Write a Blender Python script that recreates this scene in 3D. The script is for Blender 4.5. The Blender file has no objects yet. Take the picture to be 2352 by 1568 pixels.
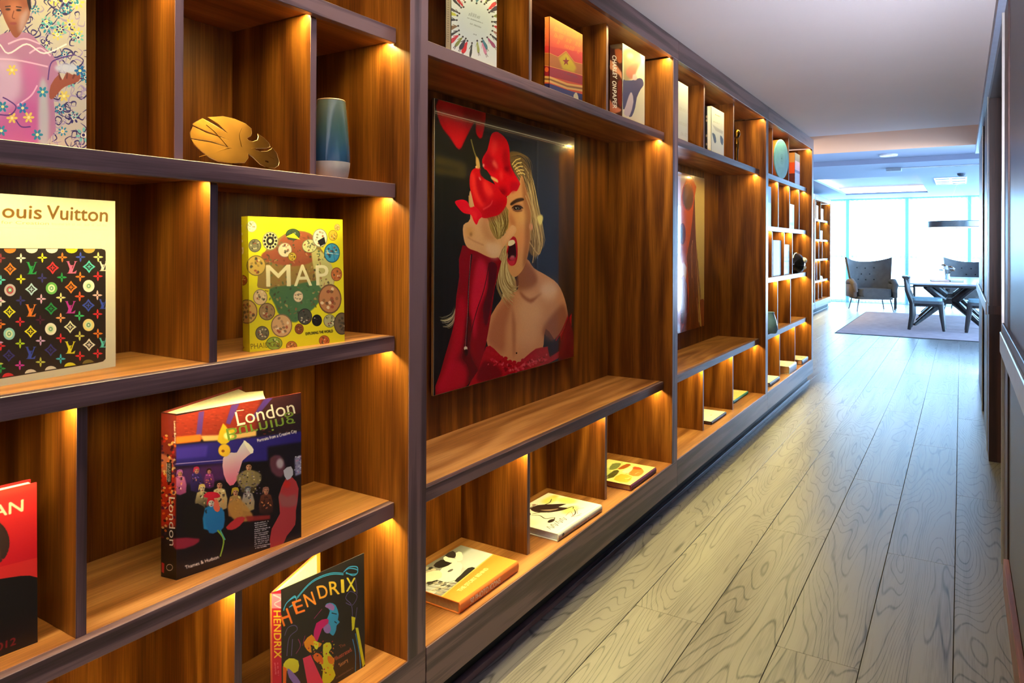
import bpy, bmesh, math, random
import numpy as np
from mathutils import Vector, Matrix
random.seed(7)
S = bpy.context.scene
COL = S.collection
PI = math.pi

# ------------------------------------------------------------------ camera
cam_d = bpy.data.cameras.new('camera'); cam = bpy.data.objects.new('camera', cam_d); COL.objects.link(cam)
cam_d.sensor_width = 36.0; cam_d.sensor_fit = 'HORIZONTAL'
cam_d.lens = 1638.78 / 2352 * 36
cam_d.shift_y = -(784 - 560.42) / 2352
cam_d.clip_start = 0.02; cam_d.clip_end = 200
R_ = Vector((0.84633597, 0.53263616, 0.00376142)); U_ = Vector((-0.00156417, -0.00457642, 0.9999883)); F_ = Vector((-0.53264715, 0.84633195, 0.00304006))
m = Matrix.Identity(4)
for i in range(3):
    m[i][0] = R_[i]; m[i][1] = U_[i]; m[i][2] = -F_[i]
m[0][3], m[1][3], m[2][3] = 1.2571, 0.0, 1.35
cam.matrix_world = m
S.camera = cam

# ------------------------------------------------------------------ world, exposure
S.view_settings.view_transform = 'Standard'
try: S.view_settings.look = 'None'
except Exception: pass
S.view_settings.gamma = 1.0
S.view_settings.use_curve_mapping = False
S.view_settings.exposure = 0.0
S.cycles.use_denoising = True
S.cycles.max_bounces = 8; S.cycles.diffuse_bounces = 5; S.cycles.glossy_bounces = 4; S.cycles.transmission_bounces = 6
S.cycles.transparent_max_bounces = 12
S.cycles.sample_clamp_indirect = 6.0
S.cycles.caustics_reflective = False; S.cycles.caustics_refractive = False
w = bpy.data.worlds.new('sky'); S.world = w; w.use_nodes = True
bg = w.node_tree.nodes['Background']
bg.inputs[0].default_value = (0.38, 0.66, 1.0, 1); bg.inputs[1].default_value = 27.0

def area_light(name, loc, size, color, power, rot=(0, 0, 0), spread=PI, parent=None):
    l = bpy.data.lights.new(name, 'AREA'); l.shape = 'RECTANGLE'; l.size, l.size_y = size
    l.color = color; l.energy = power; l.spread = spread
    o = bpy.data.objects.new(name, l); COL.objects.link(o); o.location = loc; o.rotation_euler = rot
    if parent: o.parent = parent
    return o
YW = 19.5      # window wall
DAY = (0.42, 0.74, 1.0)
WARM = (1.0, 0.80, 0.56)
# portals: they only tell the renderer where the sky shines in through the glazing
for nm, loc, size, rot in [('sky_portal', (1.8, YW + 0.12, 1.28), (6.8, 2.5), (-PI / 2, 0, 0)), ('sky_portal.001', (5.32, 14.6, 1.28), (6.6, 2.4), (0, PI / 2, 0))]:
    po = area_light(nm, loc, size, (1, 1, 1), 1.0, rot); po.data.cycles.is_portal = True
# warm stand-ins for the corridor's own unseen ceiling lamps
area_light('corridor_lamp', (0.16, 1.2, 2.42), (0.10, 2.4), (1.0, 0.84, 0.62), 10, (0, 0, 0), 1.3)
area_light('corridor_lamp.001', (0.20, 3.6, 2.42), (0.10, 0.6), (1.0, 0.82, 0.60), 3, (0, 0, 0), 1.3)
area_light('rear_fill', (0.55, -2.6, 1.5), (1.4, 1.6), (0.94, 0.88, 1.0), 3, (PI / 2, 0, 0))  # added fill light behind the camera
# added fill lights beside the right wall, out of frame, brightening the ceiling
area_light('ceiling_fill', (1.34, -0.6, 1.75), (0.10, 4.2), (0.90, 0.90, 1.0), 48, (PI, 0, 0))
u2 = area_light('ceiling_fill.001', (1.33, 0.95, 1.15), (0.14, 0.3), (0.82, 0.84, 1.0), 17, (0, 0, 0), 1.0)
u2.rotation_euler = Vector((-0.12, 1.0, 0.44)).to_track_quat('-Z', 'Y').to_euler()
# added warm fill light hidden round the left corner at the corridor's end
area_light('warm_corner_fill', (-0.95, 8.25, 1.3), (0.3, 0.3), (1.0, 0.78, 0.56), 16, (PI, -0.35, 0))

# added fill light hidden round the right corner, throwing cool light up the ceiling
ul = area_light('cool_corner_fill', (2.0, 9.9, 0.8), (1.2, 0.8), (0.62, 0.74, 1.0), 120)
ul.rotation_euler = Vector((-0.75, -1.0, 0.62)).to_track_quat('-Z', 'Y').to_euler()

# ------------------------------------------------------------------ node helpers
def new_mat(name):
    mt = bpy.data.materials.new(name); mt.use_nodes = True
    nt = mt.node_tree; b = nt.nodes['Principled BSDF']
    return mt, nt, b
def N(nt, kind, **kw):
    n = nt.nodes.new(kind)
    for k, v in kw.items():
        if k.startswith('i_'): n.inputs[k[2:].replace('_', ' ')].default_value = v
        else: setattr(n, k, v)
    return n
def ramp(nt, stops, interp='LINEAR'):
    r = nt.nodes.new('ShaderNodeValToRGB'); r.color_ramp.interpolation = interp
    e = r.color_ramp.elements
    while len(e) > len(stops): e.remove(e[-1])
    while len(e) < len(stops): e.new(0.5)
    for a, (p, c) in zip(e, stops): a.position = p; a.color = (*c, 1)
    return r
def srgb(r, g, b):
    f = lambda c: (c / 255 / 12.92) if c / 255 <= 0.04045 else ((c / 255 + 0.055) / 1.055) ** 2.4
    return (f(r), f(g), f(b))
def plain(name, rgb, rough=0.5, metal=0.0, spec=0.5, mottle=0.06, scale=30, coat=0.0, emit=None, es=0, bump=0.0):
    mt, nt, b = new_mat(name)
    tc = N(nt, 'ShaderNodeTexCoord'); no = N(nt, 'ShaderNodeTexNoise', i_Scale=scale, i_Detail=3.0)
    nt.links.new(tc.outputs['Object'], no.inputs['Vector'])
    a = tuple(max(0, c * (1 - mottle)) for c in rgb); z = tuple(min(1, c * (1 + mottle)) for c in rgb)
    r = ramp(nt, [(0.3, a), (0.7, z)]); nt.links.new(no.outputs['Fac'], r.inputs['Fac'])
    nt.links.new(r.outputs['Color'], b.inputs['Base Color'])
    b.inputs['Roughness'].default_value = rough; b.inputs['Metallic'].default_value = metal
    b.inputs['Specular IOR Level'].default_value = spec; b.inputs['Coat Weight'].default_value = coat
    if emit: b.inputs['Emission Color'].default_value = (*emit, 1); b.inputs['Emission Strength'].default_value = es
    if bump:
        bp = N(nt, 'ShaderNodeBump', i_Strength=bump, i_Distance=0.002); nt.links.new(no.outputs['Fac'], bp.inputs['Height'])
        nt.links.new(bp.outputs['Normal'], b.inputs['Normal'])
    return mt
def wood(name, dark, mid, light, axis=2, fig=9.0, across=7.0, rough=0.38, line=0.5, along=0.55, coat=0.0, spec=0.5, thin=False):
    """veneer: contour lines of a noise stretched along the grain, plus fine pores"""
    mt, nt, b = new_mat(name); L = nt.links.new
    tc = N(nt, 'ShaderNodeTexCoord'); oi = N(nt, 'ShaderNodeObjectInfo')
    mul = N(nt, 'ShaderNodeVectorMath', operation='SCALE'); mul.inputs[3].default_value = 37.0
    cmb = N(nt, 'ShaderNodeCombineXYZ')
    for i in range(3): L(oi.outputs['Random'], cmb.inputs[i])
    L(cmb.outputs[0], mul.inputs[0])
    add = N(nt, 'ShaderNodeVectorMath', operation='ADD'); L(tc.outputs['Object'], add.inputs[0]); L(mul.outputs[0], add.inputs[1])
    sc = [across] * 3; sc[axis] = along
    mp = N(nt, 'ShaderNodeVectorMath', operation='MULTIPLY'); mp.inputs[1].default_value = sc; L(add.outputs[0], mp.inputs[0])
    n1 = N(nt, 'ShaderNodeTexNoise', i_Scale=1.0, i_Detail=1.5, i_Roughness=0.45, i_Distortion=0.15); L(mp.outputs[0], n1.inputs['Vector'])
    k = N(nt, 'ShaderNodeMath', operation='MULTIPLY'); k.inputs[1].default_value = fig * 6.283; L(n1.outputs['Fac'], k.inputs[0])
    s = N(nt, 'ShaderNodeMath', operation='SINE'); L(k.outputs[0], s.inputs[0])
    s2 = N(nt, 'ShaderNodeMath', operation='MULTIPLY_ADD'); s2.inputs[1].default_value = 0.5; s2.inputs[2].default_value = 0.5; L(s.outputs[0], s2.inputs[0])
    if thin:   # narrow dark growth lines on an even ground
        ab = N(nt, 'ShaderNodeMath', operation='ABSOLUTE'); L(s.outputs[0], ab.inputs[0])
        s2 = N(nt, 'ShaderNodeMapRange', interpolation_type='SMOOTHSTEP'); s2.inputs['From Min'].default_value = 0.0; s2.inputs['From Max'].default_value = 0.45; L(ab.outputs[0], s2.inputs['Value'])
    sf = [260.0] * 3; sf[axis] = 7.0
    mf = N(nt, 'ShaderNodeVectorMath', operation='MULTIPLY'); mf.inputs[1].default_value = sf; L(add.outputs[0], mf.inputs[0])
    n2 = N(nt, 'ShaderNodeTexNoise', i_Scale=1.0, i_Detail=2.0); L(mf.outputs[0], n2.inputs['Vector'])
    sb = [22.0] * 3; sb[axis] = 0.8
    mb = N(nt, 'ShaderNodeVectorMath', operation='MULTIPLY'); mb.inputs[1].default_value = sb; L(add.outputs[0], mb.inputs[0])
    n3 = N(nt, 'ShaderNodeTexNoise', i_Scale=1.0, i_Detail=3.0); L(mb.outputs[0], n3.inputs['Vector'])
    # mix: value = .45*broad + line*figure + pores
    a1 = N(nt, 'ShaderNodeMath', operation='MULTIPLY'); a1.inputs[1].default_value = line; L(s2.outputs[0], a1.inputs[0])
    a2 = N(nt, 'ShaderNodeMath', operation='MULTIPLY_ADD'); a2.inputs[1].default_value = 0.75; L(n3.outputs['Fac'], a2.inputs[0]); L(a1.outputs[0], a2.inputs[2])
    a3 = N(nt, 'ShaderNodeMath', operation='MULTIPLY_ADD'); a3.inputs[1].default_value = 0.5; L(n2.outputs['Fac'], a3.inputs[0]); L(a2.outputs[0], a3.inputs[2])
    o = line / 2
    r = ramp(nt, [(0.42 + o * 0.4, dark), (0.62 + o * 0.9, mid), (0.85 + o * 1.2 if 0.85 + o * 1.2 < 1 else 1.0, light)]); L(a3.outputs[0], r.inputs['Fac'])
    L(r.outputs['Color'], b.inputs['Base Color'])
    b.inputs['Roughness'].default_value = rough; b.inputs['Coat Weight'].default_value = coat; b.inputs['Coat Roughness'].default_value = 0.25
    b.inputs['Specular IOR Level'].default_value = spec
    bp = N(nt, 'ShaderNodeBump', i_Strength=0.12, i_Distance=0.001); L(a3.outputs[0], bp.inputs['Height']); L(bp.outputs['Normal'], b.inputs['Normal'])
    return mt
W_D, W_M, W_L = srgb(64, 29, 9), srgb(104, 56, 16), srgb(144, 88, 30)
walnut_z = wood('walnut_veneer_upright', W_D, W_M, W_L, 2, fig=7, line=0.24, across=4, spec=0.3)
walnut_y = wood('walnut_veneer_lit_lengthwise', srgb(104, 58, 26), srgb(148, 94, 48), srgb(182, 128, 76), 1, fig=7, line=0.24, across=5)  # lighter walnut copy: light falling on shelf tops put into its colour
E_D, E_M, E_L = srgb(60, 42, 46), srgb(98, 74, 80), srgb(128, 100, 102)  # edge walnut: the purple cast of unlit fronts is painted in
edge_y = wood('walnut_edge_unlit_lengthwise', E_D, E_M, E_L, 1, fig=3, across=14, rough=0.34, spec=0.6, coat=0.15)
edge_z = wood('walnut_edge_unlit_upright', E_D, E_M, E_L, 2, fig=3, across=14, rough=0.34, spec=0.6, coat=0.15)
dark_z = wood('dark_walnut_upright', srgb(44, 26, 24), srgb(66, 40, 34), srgb(84, 52, 44), 2, fig=3, across=10, rough=0.4)

# ------------------------------------------------------------------ object helpers
def tag(o, label=None, cat=None, group=None, kind=None):
    if label: o['label'] = label
    if cat: o['category'] = cat
    if group: o['group'] = group
    if kind: o['kind'] = kind
    return o
def empty(name, loc=(0, 0, 0), rz=0.0, label=None, cat=None, group=None, kind=None):
    o = bpy.data.objects.new(name, None); COL.objects.link(o); o.location = loc; o.rotation_euler = (0, 0, rz)
    o.empty_display_size = 0.1
    return tag(o, label, cat, group, kind)
def mesh_obj(name, bm, mats, parent=None, loc=None, smooth=False, rot=None):
    me = bpy.data.meshes.new(name)
    bmesh.ops.recalc_face_normals(bm, faces=bm.faces[:])
    bm.to_mesh(me); bm.free()
    if not isinstance(mats, (list, tuple)): mats = [mats]
    for q in mats: me.materials.append(q)
    if smooth:
        for p in me.polygons: p.use_smooth = True
        if smooth != 'all':
            try: me.set_sharp_from_angle(angle=math.radians(smooth if smooth is not True else 40))
            except Exception: pass
    o = bpy.data.objects.new(name, me); COL.objects.link(o)
    if parent: o.parent = parent
    if loc: o.location = loc
    if rot: o.rotation_euler = rot
    return o
def box(bm, x0, x1, y0, y1, z0, z1, bev=0.0, mi=0, M=None):
    vs = [bm.verts.new((x, y, z)) for x in (x0, x1) for y in (y0, y1) for z in (z0, z1)]
    if M is not None:
        for v in vs: v.co = M @ v.co
    idx = [(0, 1, 3, 2), (4, 6, 7, 5), (0, 4, 5, 1), (2, 3, 7, 6), (0, 2, 6, 4), (1, 5, 7, 3)]
    fs = [bm.faces.new([vs[i] for i in f]) for f in idx]
    for f in fs: f.material_index = mi
    if bev:
        es = list({e for f in fs for e in f.edges})
        bmesh.ops.bevel(bm, geom=es, offset=bev, segments=1, affect='EDGES')
    return fs
def part(name, dims, mat, parent=None, bev=0.0, **kw):
    """a box part whose origin is its own middle"""
    x0, x1, y0, y1, z0, z1 = dims
    cx, cy, cz = (x0 + x1) / 2, (y0 + y1) / 2, (z0 + z1) / 2
    bm = bmesh.new(); box(bm, x0 - cx, x1 - cx, y0 - cy, y1 - cy, z0 - cz, z1 - cz, bev)
    return mesh_obj(name, bm, mat, parent, (cx, cy, cz), **kw)
def tube(bm, pts, r, n=8, caps=True, mi=0):
    """tube through points; r number or list"""
    pts = [Vector(p) for p in pts]; rs = r if isinstance(r, (list, tuple)) else [r] * len(pts)
    rings = []; up = Vector((0, 0, 1)); prev = None
    for i, p in enumerate(pts):
        t = (pts[min(i + 1, len(pts) - 1)] - pts[max(i - 1, 0)]).normalized()
        if prev is None:
            a = t.cross(up);  a = a if a.length > 1e-3 else t.cross(Vector((1, 0, 0)))
        else: a = prev - t * prev.dot(t)
        a.normalize(); b = t.cross(a); prev = a
        rings.append([bm.verts.new(p + (a * math.cos(2 * PI * k / n) + b * math.sin(2 * PI * k / n)) * rs[i]) for k in range(n)])
    for i in range(len(rings) - 1):
        for k in range(n):
            f = bm.faces.new((rings[i][k], rings[i][(k + 1) % n], rings[i + 1][(k + 1) % n], rings[i + 1][k])); f.material_index = mi
    if caps:
        for q in (rings[0][::-1], rings[-1]):
            f = bm.faces.new(q); f.material_index = mi
def lathe(bm, prof, n=32, mi=None, center=(0, 0, 0)):
    rings = []
    for i, (r, z) in enumerate(prof):
        if r < 1e-5: rings.append([bm.verts.new((center[0], center[1], center[2] + z))])
        else: rings.append([bm.verts.new((center[0] + r * math.cos(2 * PI * k / n), center[1] + r * math.sin(2 * PI * k / n), center[2] + z)) for k in range(n)])
    for i in range(len(rings) - 1):
        a, b = rings[i], rings[i + 1]
        for k in range(n):
            k2 = (k + 1) % n
            if len(a) == 1 and len(b) == 1: continue
            if len(a) == 1: f = bm.faces.new((a[0], b[k], b[k2]))
            elif len(b) == 1: f = bm.faces.new((a[k], b[0], a[k2]))
            else: f = bm.faces.new((a[k], a[k2], b[k2], b[k]))
            if mi: f.material_index = mi[i]
# ------------------------------------------------------------------ shell
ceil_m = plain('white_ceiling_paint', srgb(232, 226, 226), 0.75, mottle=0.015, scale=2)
beige_m = plain('beige_ceiling', srgb(226, 170, 128), 0.75, mottle=0.015, scale=2)  # beige tone over the ceiling strip at the corridor's end
far_ceil_m = plain('dimmed_white_ceiling', srgb(142, 154, 178), 0.75, mottle=0.015, scale=2)  # white ceiling with its dimmer, bluish light put into the colour
white_m = plain('white_paint', srgb(222, 224, 226), 0.7, mottle=0.01, scale=2)
sub_m = plain('dark_subfloor', srgb(40, 34, 30), 0.9)
ZC = 2.43
def struct(name, dims, mat, parent=None, bev=0.0):
    o = part(name, dims, mat, parent, bev)
    if parent is None: o['kind'] = 'structure'
    return o
XL, XR2 = -1.62, 5.2
floor = struct('floor', (XL - 0.3, XR2 + 0.2, -3.0, YW + 0.3, -0.12, -0.012), sub_m)
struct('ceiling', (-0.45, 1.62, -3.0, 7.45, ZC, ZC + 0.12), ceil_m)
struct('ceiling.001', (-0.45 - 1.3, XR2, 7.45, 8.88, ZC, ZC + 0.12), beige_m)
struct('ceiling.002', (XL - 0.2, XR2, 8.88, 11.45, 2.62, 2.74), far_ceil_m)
struct('trim_1', (XL - 0.2, XR2, 8.86, 8.88, ZC + 0.12, 2.74), white_m)
# far ceiling with the tray recess
TX0, TX1, TY0, TY1, ZF = -0.98, 0.65, 13.6, 17.9, 2.55
cf = empty('ceiling', kind='structure'); cf.name = 'ceiling.003'
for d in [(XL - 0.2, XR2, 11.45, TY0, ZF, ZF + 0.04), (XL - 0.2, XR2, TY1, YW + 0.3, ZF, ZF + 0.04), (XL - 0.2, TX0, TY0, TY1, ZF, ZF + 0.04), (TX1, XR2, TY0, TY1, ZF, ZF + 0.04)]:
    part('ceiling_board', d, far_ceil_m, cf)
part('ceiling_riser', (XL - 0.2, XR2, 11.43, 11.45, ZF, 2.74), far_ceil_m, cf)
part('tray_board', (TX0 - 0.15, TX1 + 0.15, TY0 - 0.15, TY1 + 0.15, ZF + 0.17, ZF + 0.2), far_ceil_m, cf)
for d in [(TX0 - 0.17, TX0 - 0.15, TY0 - 0.15, TY1 + 0.15), (TX1 + 0.15, TX1 + 0.17, TY0 - 0.15, TY1 + 0.15), (TX0 - 0.15, TX1 + 0.15, TY0 - 0.17, TY0 - 0.15), (TX0 - 0.15, TX1 + 0.15, TY1 + 0.15, TY1 + 0.17)]:
    part('tray_side', (*d, ZF + 0.04, ZF + 0.2), white_m, cf)
cove = plain('cove_lamp_strip', (1, 0.9, 0.75), 0.5, emit=(1.0, 0.78, 0.50), es=15)
for d in [(TX0 - 0.12, TX0 - 0.09, TY0, TY1), (TX1 + 0.09, TX1 + 0.12, TY0, TY1), (TX0, TX1, TY0 - 0.12, TY0 - 0.09), (TX0, TX1, TY1 + 0.09, TY1 + 0.12)]:
    part('cove_lamp', (*d, ZF + 0.042, ZF + 0.06), cove, cf)
struct('wall_left', (-0.50, -0.40, -3.0, 7.70, 0, 2.9), white_m)
struct('wall_left.001', (XL - 0.3, XL - 0.2, 7.60, YW + 0.3, 0, 2.9), white_m)
struct('wall_left.002', (XL - 0.2, -0.50, 7.60, 7.70, 0, 2.9), white_m)
struct('wall_back', (-0.5, 1.7, -3.1, -3.0, 0, 2.9), white_m)
for nm, d in [('wall_right.001', (XR2, XR2 + 0.1, 9.0, 11.4, 0, 2.9)), ('wall_right.003', (XR2, XR2 + 0.1, 17.9, YW + 0.3, 0, 2.9)), ('wall_right.004', (XR2, XR2 + 0.1, 11.4, 17.9, 2.5, 2.9))]: struct(nm, d, white_m)

struct('wall_right.002', (1.60, XR2, 9.05, 9.15, 0, 2.9), white_m)

# floor planks, laid lengthwise and staggered; each one an object sharing three meshes
plank_m = wood('grey_oak_plank', srgb(50, 48, 49), srgb(104, 99, 97), srgb(126, 121, 117), 1, fig=17, across=5.2, rough=0.34, line=0.34, along=0.62, spec=0.5, thin=True)
PW, PL = 0.2543, 2.07
def plank_mesh(L, name):
    bm = bmesh.new(); box(bm, -PW / 2 + 0.0011, PW / 2 - 0.0011, -L / 2 + 0.0011, L / 2 - 0.0011, -0.012, 0.0, 0.0009)
    bmesh.ops.recalc_face_normals(bm, faces=bm.faces[:]); me = bpy.data.meshes.new(name); bm.to_mesh(me); bm.free(); me.materials.append(plank_m); return me
pm = plank_mesh(PL, 'plank')
first = None
for c in range(-7, 20):
    xc = -0.034 + PW * (c + 0.5)
    corr = -0.05 < xc < 1.45
    if not corr and (xc < XL or xc > 4.4): continue
    y = 3.566 + (0 if c % 2 == 0 else PL / 2) - 3 * PL
    if not corr: y = 3.566 + (0 if c % 2 == 0 else PL / 2) + PL
    while y < YW + 0.2:
        yc = y + PL / 2
        if yc + PL / 2 < -1.0 or (xc > 1.6 and yc < 9.2): y += PL; continue
        if xc < -0.05 and yc < 7.2: y += PL; continue
        o = bpy.data.objects.new('plank', pm); COL.objects.link(o); o.location = (xc, yc, 0); o.parent = floor
        o.matrix_parent_inverse = Matrix.Translation(-floor.location)
        y += PL

# ------------------------------------------------------------------ bookcase wall
XB, XS, XD = -0.36, -0.045, -0.066
led_m = plain('led_strip', (1, 0.9, 0.7), 0.5, emit=(1.0, 0.78, 0.42), es=2.5)
LEDC = (1.0, 0.84, 0.30)
SH = [(1.901, 1.942), (1.480, 1.519), (1.065, 1.105), (0.612, 0.654)]
black_m = plain('black_shadow_gap', srgb(16, 14, 16), 0.6)
def bookcase(y0, y1, x0, shelves, dividers, label, group=None, left_post=False, lit=True, power=7.5):
    """y0..y1 between the posts; shelves = indices of SH present; dividers = {row: [y..]}; rows count from the top"""
    PT = 0.075
    t = empty('bookcase', (x0, (y0 + y1) / 2, 0), 0, label, 'bookcase', group or ('bays of the lit walnut bookcase wall' if x0 == 0 else 'bookcases in the far room'))
    oy = (y0 + y1) / 2
    def P(name, x_0, x_1, a, b, z0, z1, mat, bev=0.0, par=None):
        o = part(name, (x_0, x_1, a - oy, b - oy, z0, z1), mat, par or t, bev)
        if par is not None: o.location = o.location - par.location
        return o
    P('back_panel', XB - 0.018, XB, y0 - 0.001, y1 + 0.001, 0.10, 2.42, walnut_z)
    P('side_panel', XB - 0.018, 0.0, y1, y1 + PT, 0.10, 2.326, walnut_z, 0.001)
    q = P('post_edge', 0.0, 0.0025, y1, y1 + PT, 0.10, 2.326, edge_z, 0.0008)
    if left_post:
        P('side_panel', XB - 0.018, 0.0, y0 - PT, y0, 0.10, 2.326, walnut_z, 0.001)
        P('post_edge', 0.0, 0.0025, y0 - PT, y0, 0.10, 2.326, edge_z, 0.0008)
    P('fascia', -0.02, 0.004, y0, y1 + PT - 0.001, 2.326, 2.429, edge_y, 0.001)
    P('top_board', XB, -0.02, y0, y1, 2.335, 2.36, walnut_y)
    P('bottom_board', XB, 0.0, y0, y1, 0.205, 0.2365, walnut_y, 0.0015)
    P('plinth', -0.02, 0.003, y0, y1 + PT - 0.001, 0.098, 0.2345, edge_y, 0.001)
    P('toe_kick', -0.07, -0.052, y0, y1 + PT - 0.001, 0.0, 0.10, black_m)
    P('skirting_strip', -0.052, -0.028, y0, y1 + PT - 0.001, 0.0, 0.022, edge_y, 0.001)
    tops = [(2.335, 2.36)] + [SH[i] for i in shelves]
    boards = []
    for i in shelves:
        zb, zt = SH[i]
        s = P('shelf', XB, XS - 0.021, y0 + 0.0005, y1 - 0.0005, zb + 0.008, zt, walnut_y, 0.0012)
        P('shelf_lip', XS - 0.021, XS, y0 + 0.004, y1 - 0.004, zb, zt, edge_y, 0.0012, par=s)
        boards.append((s, zb + 0.008))
    boards = [(None, 2.335)] + boards
    floors = [SH[i][1] for i in shelves] + [0.2365]
    ceils = [2.335] + [SH[i][0] + 0.008 for i in shelves]
    for r, ys in dividers.items():
        for yy in ys:
            P('divider', XB, XD, yy - 0.009, yy + 0.009, floors[r], ceils[r], walnut_z, 0.0008)
            P('divider_edge', XD, XD + 0.0015, yy - 0.009, yy + 0.009, floors[r] + 0.0005, ceils[r] - 0.012, edge_z)
    for k, (s, zu) in enumerate(boards):
        xs = -0.076 if s is not None else -0.0255
        cuts = [y0] + (sorted(dividers.get(k, [])) if s is not None else []) + [y1]
        if lit:
            for q0, q1 in zip(cuts[:-1], cuts[1:]):
                q0, q1 = (q0 + (0.0 if q0 == y0 else 0.009) + 0.003, q1 - (0.0 if q1 == y1 else 0.009) - 0.003)
                P('light_strip', xs - 0.004, xs + 0.004, q0, q1, zu - 0.0007, zu - 0.0001, led_m)
                area_light('shelf_lamp', (xs, (q0 + q1) / 2 - oy, zu - 0.0012), (0.006, q1 - q0), LEDC, power * (q1 - q0) / 1.96, (0, 0, 0), 2.6, parent=t)
                area_light('shelf_lamp_end', (xs, q1 - 0.022 - oy, zu - 0.0014), (0.008, 0.036), LEDC, power * 0.085, (0, 0, 0), parent=t)  # extra light added at each strip's end for the hot spot
    return t
A0, A1 = -0.515, 1.477
B0, B1 = 1.556, 3.548
C0, C1 = 3.623, 5.614
D0, D1 = 5.689, 7.59
bookcase(A0, A1, 0, [0, 1, 2, 3], {1: [0.2, 0.85, 1.199], 2: [0.93], 3: [-0.1, 0.668], 4: [0.05, 0.995]},
         'nearest bay of the lit walnut bookcase wall, with five rows and standing art books', group=None, left_post=True)
third = lambda a, b: [a + (b - a) / 3, a + 2 * (b - a) / 3]
bookcase(B0, B1, 0, [0, 3], {0: third(B0, B1), 2: third(B0, B1)}, 'walnut bookcase bay framing the picture of the woman in red')
bookcase(C0, C1, 0, [0, 3], {0: third(C0, C1), 2: third(C0, C1)}, 'walnut bookcase bay framing the orange-toned portrait, third from the near end')
bookcase(D0, D1, 0, [0, 1, 2, 3], {0: [6.14, 6.80], 1: [6.37, 6.845, 7.30], 2: [6.14, 6.62, 6.98], 3: [6.355, 6.895], 4: [6.44, 7.11]},
         'last walnut bookcase bay beside the opening to the bright room, five rows of small cells')
for i, (a, b) in enumerate([(13.50, 15.45), (15.55, 17.50)]):
    bookcase(a, b, -1.25, [0, 1, 2, 3], {0: [a + .5, a + 1.1], 1: [a + .45, a + .95], 2: [a + .4, a + .85, a + 1.3], 3: [a + .6, a + 1.0], 4: [a + .35, a + .8, a + 1.25]},
             'bookcase standing against the left wall of the far room, ' + ('partly hidden end' if i == 0 else 'end nearest the window'), left_post=(i == 0), power=6.0)

# ------------------------------------------------------------------ right wall panelling
lac_m = plain('grey_lacquer', srgb(92, 94, 106), 0.34, spec=0.3, mottle=0.04, scale=3)
rail_m = plain('brushed_pale_metal', srgb(196, 200, 206), 0.35, metal=0.35, mottle=0.05)
pale_edge = plain('pale_metal_edge', srgb(200, 196, 188), 0.3, metal=0.5)
RX = 1.41
struct('wall_right', (RX + 0.16, RX + 0.30, -3.0, 9.15, 0, 2.9), white_m)
struct('trim_2', (1.385, RX + 0.16, -2.9, 9.10, 2.36, 2.4295), plain('pale_cornice', srgb(170, 184, 214), 0.3))
def wall_panel(y0, y1, label, grp=None, frame=0.28):
    t = empty('wall_panel', (RX, y1, 0), 0, label, 'wall panel', grp)
    def P(name, x_0, x_1, a, b, z0, z1, mat, bev=0.0): return part(name, (x_0, x_1, a - y1, b - y1, z0, z1), mat, t, bev)
    P('stile', 0.004, 0.16, y1 - frame, y1 - 0.012, 0.0, 2.4295, dark_z, 0.001)
    P('panel', 0.010, 0.16, y0, y1 - frame - 0.002, 1.00, 2.4295, lac_m, 0.001)
    P('lower_panel', 0.010, 0.16, y0, y1 - frame - 0.002, 0.12, 0.90, lac_m, 0.001)
    P('dado_rail', -0.012, 0.012, y0, y1 - 0.012, 0.905, 0.992, rail_m, 0.003)
    P('dado_trim', -0.004, 0.012, y0, y1 - 0.012, 0.992, 1.03, dark_z, 0.002)
    P('edge_strip', -0.006, 0.16, y1 - 0.012, y1, 0.0, 2.4295, pale_edge, 0.001)
    P('skirting', -0.010, 0.010, y0, y1 - frame - 0.002, 0.0, 0.12, wood_red, 0.002)
    return t
wood_red = wood('reddish_wood', srgb(96, 52, 40), srgb(128, 78, 62), srgb(146, 96, 78), 1, fig=3, across=12, rough=0.35)
wall_panel(-2.9, 3.72, 'grey lacquered wall panel with dado rail filling the near right side of the corridor')
# door recess with dark timber jamb that faces the camera
jt = empty('door_frame', (RX, 5.44, 0), 0, 'dark timber door frame standing in the corridor right wall, its side facing the camera', 'door frame')
part('jamb', (-0.002, 0.16, 0, 0.26, 0.0, 0.93), dark_z, jt, 0.001)
part('jamb', (-0.002, 0.16, 0, 0.26, 0.985, 2.30), dark_z, jt, 0.001)
part('jamb_band', (-0.006, 0.16, -0.004, 0.26, 0.93, 0.985), dark_z, jt, 0.001)
part('header', (0.0, 0.16, -1.70, 0.26, 2.30, 2.4295), lac_m, jt)
part('door_leaf', (0.12, 0.158, -1.70, -0.005, 0.01, 2.295), dark_z, jt, 0.002)
def pilaster(y0, y1, label, dark):
    t = empty('wall_pilaster', (RX, y0, 0), 0, label, 'wall panel')
    part('panel', (0, 0.16, 0, y1 - y0 - dark, 0, 2.4295), lac_m, t, 0.001)
    part('edge_strip', (-0.006, 0.02, 0, 0.015, 0.0, 2.4295), pale_edge, t, 0.001)
    part('shadow_joint', (0.012, 0.16, y1 - y0 - dark, y1 - y0, 0, 2.4295), black_m, t)
    part('dado_rail', (-0.014, 0.0, 0.016, y1 - y0 - 0.01, 0.905, 0.992), rail_m, t, 0.003)
pilaster(5.72, 7.06, 'glossy grey wall panel directly beyond the dark door frame', 0.45)
pilaster(7.08, 9.15, 'last glossy grey wall panel on the right before the bright room', 0.6)

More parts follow.
